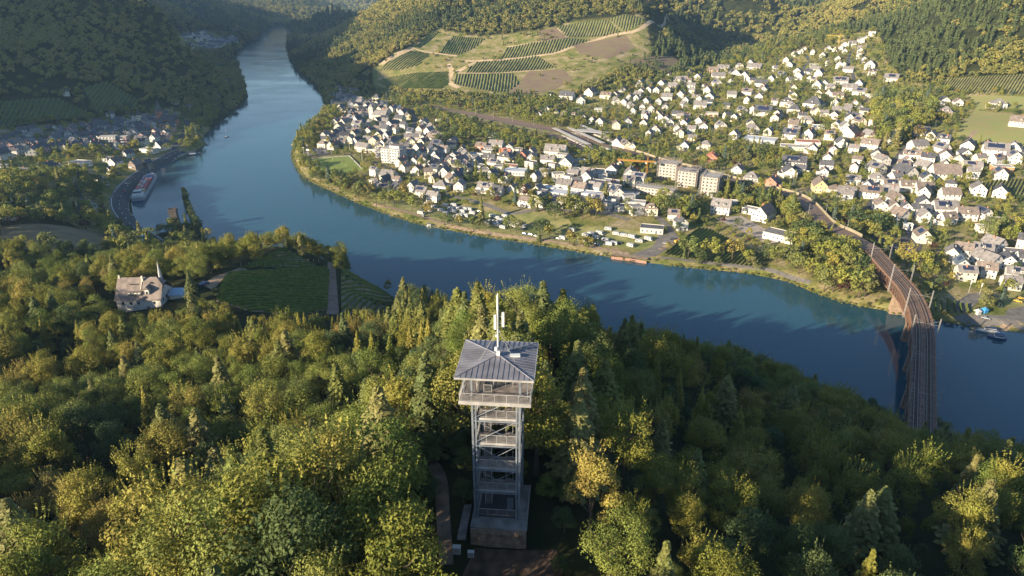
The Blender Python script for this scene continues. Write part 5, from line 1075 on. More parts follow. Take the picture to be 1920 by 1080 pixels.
def clear(x,y,mb=0.,mp=0.,areas=True,am=0):
    ok=np.ones(len(x),bool)
    for k in range(0,len(x),4000):
        xs=x[k:k+4000,None];ys=y[k:k+4000,None]
        o=(((xs-BLa[:,0])**2+(ys-BLa[:,1])**2)>(BLa[:,2]+mb)**2).all(1)
        o&=(((xs-PAa[:,0])**2+(ys-PAa[:,1])**2)>(PAa[:,2]+mp)**2).all(1); ok[k:k+4000]=o
    if areas:
        for P in AREAS: ok&=~inpoly(x,y,P)
    return ok
def jgrid(x0,x1,y0,y1,s,j=.42):
    a,b=np.meshgrid(np.arange(x0,x1,s),np.arange(y0,y1,s)); a=a+np.where((np.arange(a.shape[0])%2)[:,None]>0,s/2,0)
    return (a.ravel()+rng.uniform(-j,j,a.size)*s,b.ravel()+rng.uniform(-j,j,a.size)*s)
SKY=[(-900,470),(0,475),(220,482),(330,474),(400,458),(480,446),(540,452),(600,474),(650,480),(700,520),(742,560),(1000,560),(1130,598),(1230,622),(1360,662),(1440,702),(1550,712),(1650,776),(1750,802),(1900,838),(2600,930)]
def nearside(px,py): return py>np.interp(px,[p[0] for p in SKY],[p[1] for p in SKY])
x,y=jgrid(-430,330,18,470,7.9,.48); z=gz(x,y); px,py,f=proj(x,y,z)
ok=(nearside(px,py)|((y<60)))&(px>-500)&(px<2400)&(rivsd(x,y)>5)&(z>1.5)&(f>5)
for a,b,k,h in ((362,583,'fir',10),(384,588,'oak',6),(402,592,'ash',6.5),(372,600,'dark',6),(425,596,'oak',6),(228,604,'oak',5.5),(248,606,'dark',4.5),(268,605,'ash',4),(292,604,'oak',4.5),(205,596,'oak',7),(345,604,'ash',6),(408,560,'dark',5),(318,606,'oak',5)):
    P=hit(a,b); tree(k,P[0],P[1],P[2],h,1.3 if k!='fir' else 1.2,'trees of the forest hill',prefix='low ')
P=None
ok&=~((px<345)&(py<478)); ok&=~((abs(x+.8)<10.5)&(y>30)&(y<71)); ok&=~((x>-13)&(x<-7)&(y>66)&(y<82))
x,y,z,px,py=[a[ok] for a in (x,y,z,px,py)]; ok=clear(x,y,1.5,1.0); x,y,z,px,py=[a[ok] for a in (x,y,z,px,py)]
n1=vnoise(x,y,38,21)+.5;n2=vnoise(x,y,22,22)+.5;u=rng.random(len(x)); kinds=[]
for i in range(len(x)):
    con=.13+.60*math.exp(-((px[i]-930)/210)**2)*math.exp(-((py[i]-700)/150)**2)+.45*math.exp(-((px[i]-640)/150)**2)*math.exp(-((py[i]-640)/60)**2)+.08*(px[i]>1000)
    if abs(x[i]+1)<14 and y[i]<76: con=.05
    r=u[i]*.75+n1[i]*.25
    if u[i]<con: kinds.append('fir' if n2[i]>.36 else 'larch')
    elif n1[i]>.72: kinds.append('gold' if n2[i]>.5 else 'oak')
    elif n2[i]<.30 : kinds.append('dark')
    elif n1[i]<.36: kinds.append('ash')
    else: kinds.append('oak' if rng.random()<.8 else 'ash')
HT=dict(oak=(10.5,18.5),ash=(11,18),gold=(9.5,14),dark=(10,16),fir=(13,20),larch=(13,18))
def topcap(i,h):
    # the trees in front of the chapel and of the spur stay below their sight lines, as in the photograph
    c=None
    if 190<px[i]<385 and py[i]>574: c=590
    elif 385<=px[i]<640 and py[i]>556: c=592
    elif 640<=px[i]<745 and py[i]>556: c=580
    if c is None: return h
    lim=(py[i]-c)*f_[i]/1280/.91+ (1.5 if (int(px[i]*7)%5==0) else 0)
    return min(h,lim)
f_=proj(x,y,z)[2]; dist=np.hypot(x,y); vis=(px>-60)&(px<1980)&(py-1280*14/np.maximum(dist,1)<1110); order=np.argsort(np.where(vis,dist,1e6)); cnt={}
rest=[]; NIDX={};NM=[]
for k,L in NEAR.items():
    NIDX[k]=(len(NM),len(L),[q[3] for q in L]); NM+=[q[1] for q in L]
capn=dict(oak=280,ash=150,gold=90,dark=110,fir=230,larch=50)
for i in order:
    k=kinds[i]; h=rng.uniform(*HT[k])*(.8 if py[i]<500 else 1)*(.88 if (px[i]<760 and py[i]<600) else 1)
    if y[i]<70 and abs(x[i])<26: h*=.9
    if px[i]>1100: h*=.84
    h=topcap(i,h)
    if h<3.2: continue
    if cnt.get(k,0)<capn[k] and vis[i]:
        cnt[k]=cnt.get(k,0)+1; tree(k,float(x[i]),float(y[i]),float(z[i]),float(h),float(rng.uniform(.8,1.12))*(1.25 if k=='fir' else 1),'trees of the forest hill')
    else:
        a,n,hh=NIDX[k]; q=rng.integers(n); rest.append((x[i],y[i],z[i],h/hh[q],rng.uniform(0,6.28),a+q))
# undergrowth and the trees too deep in the wood to tell apart
xu,yu=jgrid(-300,300,30,340,6.5); zu=gz(xu,yu); pxu,pyu,fu=proj(xu,yu,zu); oku=nearside(pxu,pyu)&(rivsd(xu,yu)>3)&(fu>5)&~((abs(xu+.8)<8)&(yu>30)&(yu<72))&~((pxu<345)&(pyu<478))&~((pxu<745)&(pyu<640)); xu,yu,zu=xu[oku],yu[oku],zu[oku]; oku=clear(xu,yu,0,.3)
for a,b,c in zip(xu[oku],yu[oku],zu[oku]): q=rng.choice([NIDX['oak'][0],NIDX['ash'][0],NIDX['dark'][0]]); rest.append((a,b,c-.5,rng.uniform(.2,.36),rng.uniform(0,6.28),q))
scatter('forest_undergrowth',rest,NM,'dense green undergrowth and deeper trees of the forest hill','forest')
# town trees
MM=[];MI={}
for k,L in MID.items(): MI[k]=(len(MM),len(L),[q[3] for q in L]); MM+=[q[1] for q in L]
BELT=[(.95,[(548,300),(552,262),(600,225),(640,208),(645,222),(600,245),(578,275),(568,300),(600,332),(655,352),(690,372),(700,395),(640,378),(575,345)],1.15), (.5,[(690,372),(730,366),(770,392),(905,425),(880,447),(700,400)],1.1), (.9,[(640,160),(860,176),(1000,183),(1075,195),(1020,205),(960,215),(860,203),(800,192),(760,202),(700,178),(650,172)],1.05),
 (.9,[(780,205),(850,222),(920,236),(960,246),(1040,268),(1085,292),(1040,288),(960,275),(900,262),(850,255),(840,235),(800,225)],1.0),(.95,[(1090,287),(1130,284),(1205,304),(1205,328),(1120,310)],1.1),(.85,[(1005,405),(1060,375),(1100,390),(1190,422),(1185,440),(1100,425),(1060,432)],1.35),
 (.95,[(1240,372),(1290,380),(1315,392),(1305,425),(1250,405),(1225,388)],1.3),(.95,[(1345,350),(1420,366),(1500,396),(1540,430),(1480,425),(1440,398),(1370,388)],1.2),(1.,[(1480,400),(1550,420),(1625,468),(1650,520),(1640,572),(1560,566),(1500,530),(1490,480),(1470,468)],1.45),
 (.95,[(1550,385),(1640,418),(1690,448),(1665,470),(1600,436),(1560,410)],1.2), (.97,[(1640,182),(1720,178),(1745,195),(1740,258),(1700,290),(1655,282),(1628,240)],1.7), (.62,[(1200,235),(1330,225),(1400,222),(1480,240),(1500,250),(1420,262),(1350,300),(1290,285),(1200,285)],.8), (.8,[(1355,268),(1420,275),(1480,290),(1480,310),(1440,320),(1380,305),(1350,290)],1.0),
 (.9,[(1840,440),(1990,425),(1990,475),(1900,470),(1850,470)],1.3),(.8,[(1660,345),(1860,345),(1830,375),(1760,350),(1700,345)],.8),(.97,[(1150,172),(1235,152),(1330,128),(1440,88),(1560,60),(1590,64),(1590,80),(1500,95),(1420,122),(1330,130),(1250,158),(1160,178)],1.15),(.9,[(1310,418),(1345,424),(1440,462),(1490,482),(1430,480),(1325,434)],.5),
 (.8,[(1640,175),(1760,160),(1780,185),(1740,195),(1660,178)],1.),(.8,[(1680,510),(1740,520),(1790,560),(1720,560),(1690,540)],.8),(.85,[(860,430),(930,432),(1000,446),(1000,452),(900,445)],.45),(.9,[(960,200),(1060,192),(1100,240),(1040,240),(960,232)],1.1),(.7,[(1240,483),(1300,482),(1440,500),(1480,520),(1400,512),(1250,497)],.75)]
ET='592 334 garden 12;612 336 garden 11;632 348 goldm 10;650 356 garden 12;672 366 garden 11;693 372 goldm 14;706 386 garden 12;722 388 garden 13;740 388 garden 15;756 370 goldm 15;770 358 spruce 17;773 396 garden 15;788 402 garden 12;807 406 goldm 14;833 422 garden 11;848 424 darkm 10;860 425 goldm 11;887 431 garden 12;899 433 garden 11;903 416 spruce 20;912 428 darkm 9;957 434 garden 12;968 436 garden 11;1017 442 darkm 14;1030 444 garden 10;1067 458 goldm 12;1077 461 garden 10;1093 463 goldm 9;1103 464 goldm 9;893 338 spruce 20;902 340 spruce 14;873 336 bluem 15;1040 412 darkm 15;1058 404 garden 16;1076 408 garden 17;1092 410 garden 14;1117 410 goldm 18;1004 398 garden 13;1020 392 darkm 12;1290 484 garden 16;1330 487 garden 16;1372 490 goldm 17;1400 492 garden 10;1310 494 darkm 11;1345 500 garden 8;1410 503 garden 9;1700 500 goldm 18;1722 508 garden 14;1745 520 garden 9;1135 372 spruce 16;982 372 redm 12;930 385 redm 11;990 330 bluem 12;966 384 bluem 15;1480 500 garden 15;1440 488 darkm 12;1455 492 garden 12;620 228 darkm 12;702 240 darkm 11;1232 298 spruce 14;1655 250 bluem 20;1690 262 bluem 17;1718 262 goldm 16;1670 205 darkm 22;1690 200 darkm 22;1655 215 darkm 20;1735 240 spruce 20;1610 262 redm 10;1640 262 redm 14;1358 300 bluem 15;1370 298 spruce 14;1400 300 bluem 15;1412 298 spruce 15;1430 300 darkm 16;1455 318 garden 12;1575 352 garden 13;1600 430 darkm 15;1640 440 darkm 17;1240 400 garden 14;1265 395 darkm 15;1290 400 garden 15;1300 402 goldm 12;820 276 darkm 16;838 272 garden 15;850 262 darkm 14;866 268 garden 14;790 316 garden 12;858 322 garden 12;740 340 spruce 10'
for s in ET.split(';'):
    a=s.split(); P=hit(float(a[0]),float(a[1]))
    if P: tree(a[2],P[0],P[1],P[2],float(a[3]),1.15 if a[2] in ('garden','darkm') else 1.,'trees of the riverside town')
x,y=jgrid(-420,1100,330,1500,7.2); z=gz(x,y); px,py,f=proj(x,y,z); ok=inpoly(px,py,TOWN)&(px<2000)&(rivsd(x,y)>2.2); x,y,z,px,py=[a[ok] for a in (x,y,z,px,py)]
pr=np.full(len(x),.52)+.3*vnoise(x,y,60,31)+.15*(py<180); sc_=np.full(len(x),.78)
for a,P,s in BELT: m=inpoly(px,py,P); pr[m]=a; sc_[m]=s
pr[inpoly(px,py,OLD)]=.12; pr[inpoly(px,py,V('700,380 960,398 1060,420 1240,440 1230,475 1000,448 800,415'))]=.36
ok=(rng.random(len(x))<pr); x,y,z,px,py,sc_,pr=[a[ok] for a in (x,y,z,px,py,sc_,pr)]; ok=clear(x,y,.2,.0); x,y,z,px,py,sc_,pr=[a[ok] for a in (x,y,z,px,py,sc_,pr)]
def midkind(r,pxx=0): return 'garden' if r<.66 else 'darkm' if r<.80 else 'goldm' if r<.86 else 'redm' if r<.885 else 'spruce' if r<.965 else 'bluem'
order=np.argsort(np.hypot(x,y)/np.maximum(sc_,.3)); capm=dict(garden=280,darkm=120,goldm=60,redm=30,spruce=90,bluem=30); cnt={}; rest=[]
for i in order:
    k=midkind(rng.random()); s=sc_[i]*rng.uniform(.65,1.15); s=max(.28,s)
    if s<.42: k='garden'
    a,n,hh=MI[k]; q=int(rng.integers(n)); h=hh[q]*s
    if cnt.get(k,0)<capm[k] and s>.5: cnt[k]=cnt.get(k,0)+1; tree(k,float(x[i]),float(y[i]),float(z[i]),h,1.,'trees of the riverside town')
    else: rest.append((x[i],y[i],z[i]-.3,s,rng.uniform(0,6.28),a+q))
# hedges and bushes between the gardens and along the bank
x,y=jgrid(-420,1000,330,1350,5.0); z=gz(x,y); px,py,f=proj(x,y,z); ok=inpoly(px,py,TOWN)&(rivsd(x,y)>1)&(rng.random(len(x))<.42+.5*vnoise(x,y,40,33)); x,y,z=x[ok],y[ok],z[ok]; ok=clear(x,y,-1.,-.6)
for a,b,c in zip(x[ok],y[ok],z[ok]): rest.append((a,b,c-.6,rng.uniform(.14,.34),rng.uniform(0,6.28),rng.integers(0,4)))
q=smoothline([pz(a,b,1.5) for a,b in FAR[2:32]],2.2)
for p in q:
    d=math.hypot(*p); 
    for k in range(2):
        a,b=p[0]+rnd.gauss(0,1.2),p[1]+rnd.uniform(0,4.5)
        if 1190<proj(a,b,2)[0]<1245: continue
        rest.append((a,b,max(.3,G(a,b))-.3,rnd.uniform(.12,.26),rnd.random()*6,rnd.choice((0,1,2,0,4))))
scatter('garden_bushes',rest,MM,'garden bushes and small trees filling the gaps between the houses','bushes')
# left valley
x,y=jgrid(-620,-120,360,1250,7.5); z=gz(x,y); px,py,f=proj(x,y,z); ok=(px>-200)&(px<470)&(rivsd(x,y)>3)&(py>205)&(py<480)&~nearside(px,py)
x,y,z,px,py=[a[ok] for a in (x,y,z,px,py)]; lv=inpoly(px,py,[(-60,330),(-60,245),(60,238),(200,222),(260,215),(330,200),(355,240),(330,275),(300,290),(250,320),(200,330),(100,330)])
pr=np.where(lv,.16,.85); m=inpoly(px,py,V('100,275 200,285 300,290 290,300 200,295 150,300 100,300')); pr[m]=.5
ok=rng.random(len(x))<pr; x,y,z,px,py=[a[ok] for a in (x,y,z,px,py)]; ok=clear(x,y,.5,.3); x,y,z,px,py=[a[ok] for a in (x,y,z,px,py)]; rest=[]; cnt={}
for i in np.argsort(np.hypot(x,y)):
    k=midkind(rng.random()); a,n,hh=MI[k]; q=int(rng.integers(n)); s=rng.uniform(.7,1.25)
    if cnt.get(k,0)<dict(garden=80,darkm=40,goldm=25,redm=6,spruce=25,bluem=6)[k]: cnt[k]=cnt.get(k,0)+1; tree(k,float(x[i]),float(y[i]),float(z[i]),hh[q]*s,1.,'trees of the left valley')
    else: rest.append((x[i],y[i],z[i]-.3,s,rng.uniform(0,6.28),a+q))
if rest: scatter('valley_thicket',rest,MM,'dense green thicket on the lower left slopes','thicket')
# the mole with trees in the bay, and the trees of the point
for a,b,h in ((346,366,8),(350,376,8),(352,388,6),(358,400,7),(362,410,8),(368,420,8),(374,428,8),(300,436,7),(345,436,8),(352,440,10),(362,440,10),(370,441,10),(338,437,8)):
    p=pz(a,b,.4); tree('darkm' if b>366 else 'goldm',p[0],p[1],.3,h,.9,'trees on the spit in the bay')  # yellow leaves stand for sunlight on the end tree
q=[np.array(pz(a,b,0)[:2]) for a,b in ((345,364),(352,388),(360,406),(372,428),(380,440))]; o=strip('spit',smoothline(q,3),4.5,mat('spit_grass',(.045,.06,.02),.95,.3,.4),.4,zf=lambda i,p:0)
for p in smoothline(q,4.2): tree('darkm',p[0]+rnd.gauss(0,.6),p[1],.2,rnd.uniform(4.5,7.5),.9,'trees on the spit in the bay')
# hill forests out to the far ridges
pts=[]
def forest(r0,r1,sp,sc0,keep=1.,az=(-43,43)):
    r=r0
    while r<r1:
        n=int(r*math.radians(az[1]-az[0])/sp); t=np.radians(rng.uniform(az[0],az[1],n)); rr=r+rng.uniform(0,sp,n); pts.append(np.stack([rr*np.sin(t),rr*np.cos(t),np.full(n,sc0)],1)); r+=sp
forest(560,1100,6.0,3.7); forest(1100,1700,7.6,4.5); forest(1700,2600,12,6.8); forest(2600,5200,19,10)
Pn=np.concatenate(pts); x,y,s0=Pn[:,0],Pn[:,1],Pn[:,2]; z=gz(x,y); px,py,f=proj(x,y,z)
SCR=[V('993,133 1057,130 1075,150 1040,167 1000,177 950,177'),V('1073,83 1173,65 1190,90 1140,110 1090,103'),V('1180,112 1260,105 1290,125 1240,140 1200,130')]
ok=(rivsd(x,y)>3)&(px>-150)&(px<2080)&(py<478)
for P in (TOWN,FVIL,[(-60,330),(-60,245),(60,238),(200,222),(260,215),(330,200),(355,240),(330,300),(200,330)]): ok&=~(inpoly(px,py,P)&(np.hypot(x,y)<1420+1200*(px<500)))
ok&=~((px<470)&(py>205)&(np.hypot(x,y)<1250)&(x<-120))
ok&=~nearside(px,py)
for P in SCR: ok&=~(inpoly(px,py,P)&(rng.random(len(x))<.8))
m=inpoly(px,py,HILLOPEN); ok&=~(m&(rng.random(len(x))<.86)); s0=np.where(m,s0*.6,s0); pt_x,pt_y,_=proj(x,y,z+7)
for P in FPX: ok&=~((inpoly(px,py,P)|inpoly(pt_x,pt_y,P))&(np.hypot(x,y)<1650))
m=inpoly(px,py,V('0,140 120,145 300,190 340,205 200,225 0,240')); ok&=~(m&(rng.random(len(x))<.75)); ok&=(rng.random(len(x))<.9)
x,y,z,s0=x[ok],y[ok],z[ok],s0[ok]; ok=np.ones(len(x),bool)
for P in AREAS: ok&=~inpoly(x,y,P)
x,y,z,s0=x[ok],y[ok],z[ok],s0[ok]
nn_=vnoise(x,y,120,41)+.5; st=vnoise(x,y,210,43)+.5+rng.normal(0,.07,len(x)); idx=np.where(nn_+rng.normal(0,.12,len(x))>.78,3,rng.integers(0,3,len(x))); idx=np.where(st>.66,4,idx); idx=np.where(st<.26,np.where(rng.random(len(x))<.5,5,6),idx)
hillpts=np.stack([x,y,z-.8,s0*rng.uniform(.7,1.25,len(x)),rng.uniform(0,6.28,len(x)),idx],1); print('hill crowns',len(hillpts))
scatter('hill_forest',hillpts,FARM,'mixed forest covering the valley sides and the far ridges','forest')
# ---------------------------------------------------------------- vehicles
TYRE=mat('tyre',(.02,.02,.02),.8,.1,1); CARM={k:mat('car_paint_'+k,v,.3,.05,1,spec=.6) for k,v in dict(white=(.42,.42,.42),silver=(.30,.32,.34),blue=(.06,.11,.26),black=(.025,.027,.03),red=(.38,.04,.03),yellow=(.60,.38,.03)).items()}
def carmesh(c):
    L=[]; b=MB(); n=12
    prof=[(-2.15,.35),(-2.15,.85),(-1.9,.98),(-1.2,1.02),(1.0,.98),(1.9,.82),(2.15,.68),(2.15,.35)]
    b.hull([(x,-.85,z) for x,z in prof],[(x,.85,z) for x,z in prof]); b.face([(x,-.85,z) for x,z in prof][::-1]); 
    g=MB(); g.hull([(-1.75,-.78,1.0),(1.05,-.78,.98),(1.05,.78,.98),(-1.75,.78,1.0)],[(-1.35,-.62,1.45),(.35,-.62,1.45),(.35,.62,1.45),(-1.35,.62,1.45)])
    r=MB().box(-.5,0,1.47,1.65,1.2,.06); w=[]
    for x in (-1.35,1.35):
        for s in (-1,1): w.append(MB().tube((x,s*.9,.33),(x,s*.68,.33),.33,n=10))
    return [('body',mesh('car_body',b,CARM[c])),('windows',mesh('car_windows',g,GLS)),('roof',mesh('car_roof',r,CARM[c]))]+[('wheel',mesh('wheel',q,TYRE)) for q in w]
def caravanmesh():
    b=MB(); pr=[(-2.6,.5),(-2.75,1.3),(-2.5,2.45),(-2.2,2.65),(2.1,2.65),(2.55,2.3),(2.8,1.3),(2.6,.5)]; b.hull([(x,-1.1,z) for x,z in pr],[(x,1.1,z) for x,z in pr]); b.face([(x,-1.1,z) for x,z in pr][::-1])
    g=[MB().box(-1.3,-1.12,1.65,1.1,.05,.6),MB().box(1.3,-1.12,1.65,1.0,.05,.6),MB().box(-1.3,1.12,1.65,1.1,.05,.6),MB().box(2.73,0,1.7,.06,1.5,.6)]
    return [('body',mesh('caravan_body',b,CARM['white']))]+[('window',mesh('caravan_window',q,GLS)) for q in g]+[('door',mesh('caravan_door',MB().box(.1,-1.12,1.4,.65,.05,1.6),FRM)),('wheel',mesh('wheel',MB().tube((0,-1.12,.33),(0,-.9,.33),.33,n=10),TYRE)),('wheel',mesh('wheel',MB().tube((0,1.12,.33),(0,.9,.33),.33,n=10),TYRE)),('drawbar',mesh('drawbar',MB().box(3.3,0,.5,1.2,.12,.1),DKST))]
def motorhomemesh():
    b=MB(); pr=[(-3.2,.45),(-3.2,2.85),(1.6,2.9),(2.3,2.6),(2.0,1.75),(2.6,1.15),(3.1,.95),(3.15,.45)]; b.hull([(x,-1.1,z) for x,z in pr],[(x,1.1,z) for x,z in pr]); b.face([(x,-1.1,z) for x,z in pr][::-1])
    w=[('wheel',mesh('wheel',MB().tube((x,s*1.12,.36),(x,s*.9,.36),.36,n=10),TYRE)) for x in (-2.0,2.2) for s in (-1,1)]
    return [('body',mesh('motorhome_body',b,CARM['white'])),('windscreen',mesh('windscreen',MB().hull([(2.66,-.95,1.2),(2.66,.95,1.2),(2.08,.95,1.75),(2.08,-.95,1.75)],[(2.7,-.95,1.22),(2.7,.95,1.22),(2.12,.95,1.77),(2.12,-.95,1.77)]),GLS)),('window',mesh('window',MB().box(-1.6,-1.12,1.9,1.3,.05,.6),GLS)),('window',mesh('window',MB().box(.4,-1.12,1.9,.8,.05,.6),GLS)),('awning',mesh('awning',MB().box(-.6,-1.3,2.6,3.6,.35,.12),FRM))]+w
VEH={'caravan':caravanmesh(),'motorhome':motorhomemesh(),**{'car_'+c:carmesh(c) for c in CARM}}
def vehicle(px,py,kind,col=None,rot=None,grp='vehicles parked by the river',world=None,lab=None):
    P=world or hit(px,py); 
    if not P: return
    e=empty({'car':'parked_car'}.get(kind,kind),(P[0],P[1],P[2]+.1),R(rnd.choice((-35,-28,-40,150,-20)) if rot is None else rot)); key=kind if kind!='car' else 'car_'+col
    for nm,me in VEH[key]: obj(nm,me,None,e)
    BL.append((P[0],P[1],3))
    if lab: tag(e,lab,kind,grp)
    else: later(e,'parked %s car'%col if kind=='car' else 'parked white %s'%kind,kind,grp,P[0],P[1])
for s in "1072 434;1098 444;1117 448;1135 453;1151 459;1140 432;1155 441;1169 444;1182 463;1198 455;1055 449;835 388;851 387;858 393;851 399;835 403;854 410;862 407;874 407;886 402;827 397;794 388;801 385;923 408;932 411;947 408;921 418;931 425;953 420;943 429;970 422;981 427;716 366;725 364;735 362;742 370;880 395;845 394;868 399;1108 441;812 390;806 397;936 419;962 426".split(';'):
    a=s.split(); vehicle(float(a[0]),float(a[1]),'caravan')
for s in "1185 447;1216 451;873 395;940 416;1140 460;1125 440;790 402;912 420".split(';'):
    a=s.split(); vehicle(float(a[0]),float(a[1]),'motorhome')
for s in "984 440 blue;994 441 silver;1036 448 black;1047 449 silver;1097 455 blue;1112 459 black;1120 460 blue;1162 457 black;1087 452 silver;980 431 black;1005 444 white;790 394 blue;793 407 black;820 392 silver;842 398 blue;866 402 silver;890 408 black;900 398 silver;926 422 blue;948 424 black;708 371 silver;730 370 blue;578 283 black;586 284 silver;594 283 white;602 287 black;610 284 silver;1697 458 black;1708 460 white;1697 468 black;1705 470 blue;1540 352 silver;1550 336 black;1546 320 blue;1531 296 silver;1648 360 white;1120 326 silver;1100 320 red;1085 322 white;1150 349 blue;1248 458 silver;1262 450 black;1848 598 silver;1860 556 black;238 395 silver;232 360 red;246 405 white;222 372 black;1912 560 yellow;1908 566 yellow;1745 268 red;1600 262 red;350 240 silver;345 247 black;336 262 white;238 345 white;312 290 blue".split(';'):
    a=s.split(); vehicle(float(a[0]),float(a[1]),'car',a[2],grp='parked cars')
# yellow digger and rubble heaps of the yard by the vineyard
P=hit(1268,456); e=empty('digger',P,.6,label='small orange digger beside rubble at the top of the riverside vineyard',cat='digger'); YEL=mat('digger_orange',(.62,.30,.05),.5,.1,1)
obj('tracks',MB().box(0,-.9,.4,3,.5,.8).box(0,.9,.4,3,.5,.8),TYRE,e); obj('cab',MB().box(-.2,0,1.7,2.4,1.9,1.6),YEL,e); obj('boom',MB().tube((.8,0,1.6),(3,0,3.4),.16,n=4).tube((3,0,3.4),(4.4,0,1.2),.14,n=4).box(4.4,0,.9,.6,.8,.6),YEL,e)
for a,b,s in ((1248,461,2.2),(1258,457,1.8),(1240,466,1.6),(1275,452,1.5)):
    P=hit(a,b); bm=bmesh.new(); bmesh.ops.create_icosphere(bm,subdivisions=2,radius=1)
    for v in bm.verts: v.co*=rnd.uniform(.75,1.15); v.co.z=max(-.1,v.co.z*.5); v.co.x*=s*1.4;v.co.y*=s
    me=bpy.data.meshes.new('rubble_heap'); bm.to_mesh(me); bm.free(); me.materials.append(STONE); o=obj('rubble_heap',me,None,loc=P); later(o,'reddish rubble heap','rubble','rubble heaps by the wharf yard',P[0],P[1])
# ---------------------------------------------------------------- boats
HUL=mat('barge_hull',(.30,.33,.37),.5,.15,.4); BLU=mat('blue_hull',(.04,.07,.16),.5,.1,.5)
A=np.array(pz(258,378,0)[:2]);B=np.array(pz(286,331,0)[:2]); Lb=float(np.linalg.norm(B-A)); ab=math.atan2(B[1]-A[1],B[0]-A[0]); c=(A+B)/2
e=empty('cargo_barge',(c[0],c[1],0),ab,label='long grey container barge moored beside the curved river road',cat='barge'); w=11.0; h=3.2; hl=Lb/2
pl=[(-hl,-w*.38),(-hl+3,-w*.5),(hl-9,-w*.5),(hl-3,-w*.33),(hl,-.6),(hl,.6),(hl-3,w*.33),(hl-9,w*.5),(-hl+3,w*.5),(-hl,w*.38)]
obj('hull',MB().prism(pl,-.6,h),HUL,e); obj('bulwark',MB().hull([(x,y,h) for x,y in pl],[(x*1.003,y*1.01,h+.5) for x,y in pl],cap=False),WHT,e); obj('waterline_band',MB().hull([(x*1.002,y*1.006,-.3) for x,y in pl],[(x*1.002,y*1.006,.7) for x,y in pl],cap=False),BLU,e)
wh=obj('wheelhouse',MB().box(-hl+9,0,h+3.0,5,6,2.6),WHT,e); obj('wheelhouse_window',MB().box(-hl+9,0,h+3.5,5.1,6.1,.9),GLS,wh); obj('accommodation',MB().box(-hl+8,0,h+1,12,8.4,1.8),WHT,e); obj('wheelhouse_roof',MB().box(-hl+9,0,h+4.4,5.6,6.6,.2),WHT,wh)
obj('foredeck',MB().box(hl-6,0,h+.3,5,5,.5),HUL,e); obj('mast',MB().tube((hl-5,0,h),(hl-5,0,h+7),.12,n=5).tube((hl-5,-1.4,h+5.5),(hl-5,1.4,h+5.5),.08,n=4),WHT,e); obj('coaming',MB().box(4,-w*.44,h+.4,Lb-26,.3,1.0).box(4,w*.44,h+.4,Lb-26,.3,1.0),HUL,e)
COLS=dict(red=(.42,.09,.07),maroon=(.25,.06,.07),orange=(.50,.22,.08),tan=(.45,.36,.20),grey=(.36,.36,.38),blue=(.08,.14,.28)); COM={k:mat('container_'+k,v,.6,.12,1) for k,v in COLS.items()}
n=0; rowsn=int((Lb-28)/6.3)
for r in range(rowsn):
    for q,yy in enumerate((-3.0,0,3.0)):
        k=rnd.choice(['maroon','red','red','tan','orange','grey'] if r<rowsn*.6 else ['red','orange','maroon','blue']); lx=-hl+19+r*6.3; x=c[0]+lx*math.cos(ab)-yy*math.sin(ab); y=c[1]+lx*math.sin(ab)+yy*math.cos(ab)
        o=empty('container',(x,y,h+.1),ab); obj('box',MB().box(0,0,1.3,6.05,2.5,2.6),COM[k],o); rb=MB()
        for t in range(9):
            for s in (-1,1): rb.box(-2.8+t*.7,s*1.26,1.3,.3,.05,2.3)
        obj('ribs',rb,COM[k],o,kind='stuff'); obj('door',MB().box(-3.05,0,1.3,.05,2.3,2.4),COM[k],o)
        tag(o,'%s container, %srow from the wheelhouse, %s column on the barge'%(k,ordn(r) if r else 'first ',('shore-side','middle','river-side')[2-q]),'container','containers on the barge')
def boat(px,py,L,w,h,rot,lab,kind='cabin',nm='motor_boat'):
    P=pz(px,py,0); e=empty(nm,(P[0],P[1],0),R(rot),label=lab,cat='boat'); hl=L/2; pl=[(-hl,-w*.4),(-hl*.2,-w*.5),(hl*.5,-w*.4),(hl,0),(hl*.5,w*.4),(-hl*.2,w*.5),(-hl,w*.4)]
    obj('hull',MB().hull([(x*.92,y*.8,-.2) for x,y in pl],[(x,y,h) for x,y in pl]),WHT if kind!='house' else BLU,e)
    if kind=='sail': obj('mast',MB().tube((L*.05,0,h),(L*.05,0,h+L*1.3),.06,n=5),WHT,e); obj('furled_sail',MB().tube((L*.05,0,h+1),(-L*.4,0,h+1),.14,n=5),WHT,e); obj('cabin',MB().box(L*.1,0,h+.2,L*.35,w*.5,.4),WHT,e)
    else: cb=obj('cabin',MB().box(-L*.12,0,h+.8,L*.5,w*.66,1.6,0,0,.9,.9),WHT,e); obj('window',MB().box(-L*.12,0,h+1.0,L*.47,w*.64,.5),GLS,cb); obj('cabin_roof',MB().box(-L*.12,0,h+1.68,L*.52,w*.7,.12),BLU,cb); obj('rail',MB().tube((hl*.4,-w*.35,h+.8),(hl*.95,0,h+.9),.04,n=4).tube((hl*.4,w*.35,h+.8),(hl*.95,0,h+.9),.04,n=4),STEELW,e)
boat(425,257,9,2.6,.8,70,'small sailing boat with bare mast alone in mid river','sail','sailing_boat'); boat(364,290,14,5,1.2,20,'white houseboat moored below the point of the left village','house','houseboat')
boat(1851,622,11,3.4,.9,165,'long white motor boat moored at the jetty on the far right bank'); boat(1868,634,9,4,.9,160,'dark roofed boat tied outside the white motor boat at right','house','houseboat'); boat(552,272,7,2.4,.6,10,'tiny white boat at the left bank jetty above the football pitch'); boat(807,425,7,2.2,.6,-20,'small white rowing boat under the willows near the caravans')
boat(262+10,330,6,2,.6,40,'little pale boat lying ahead of the container barge')
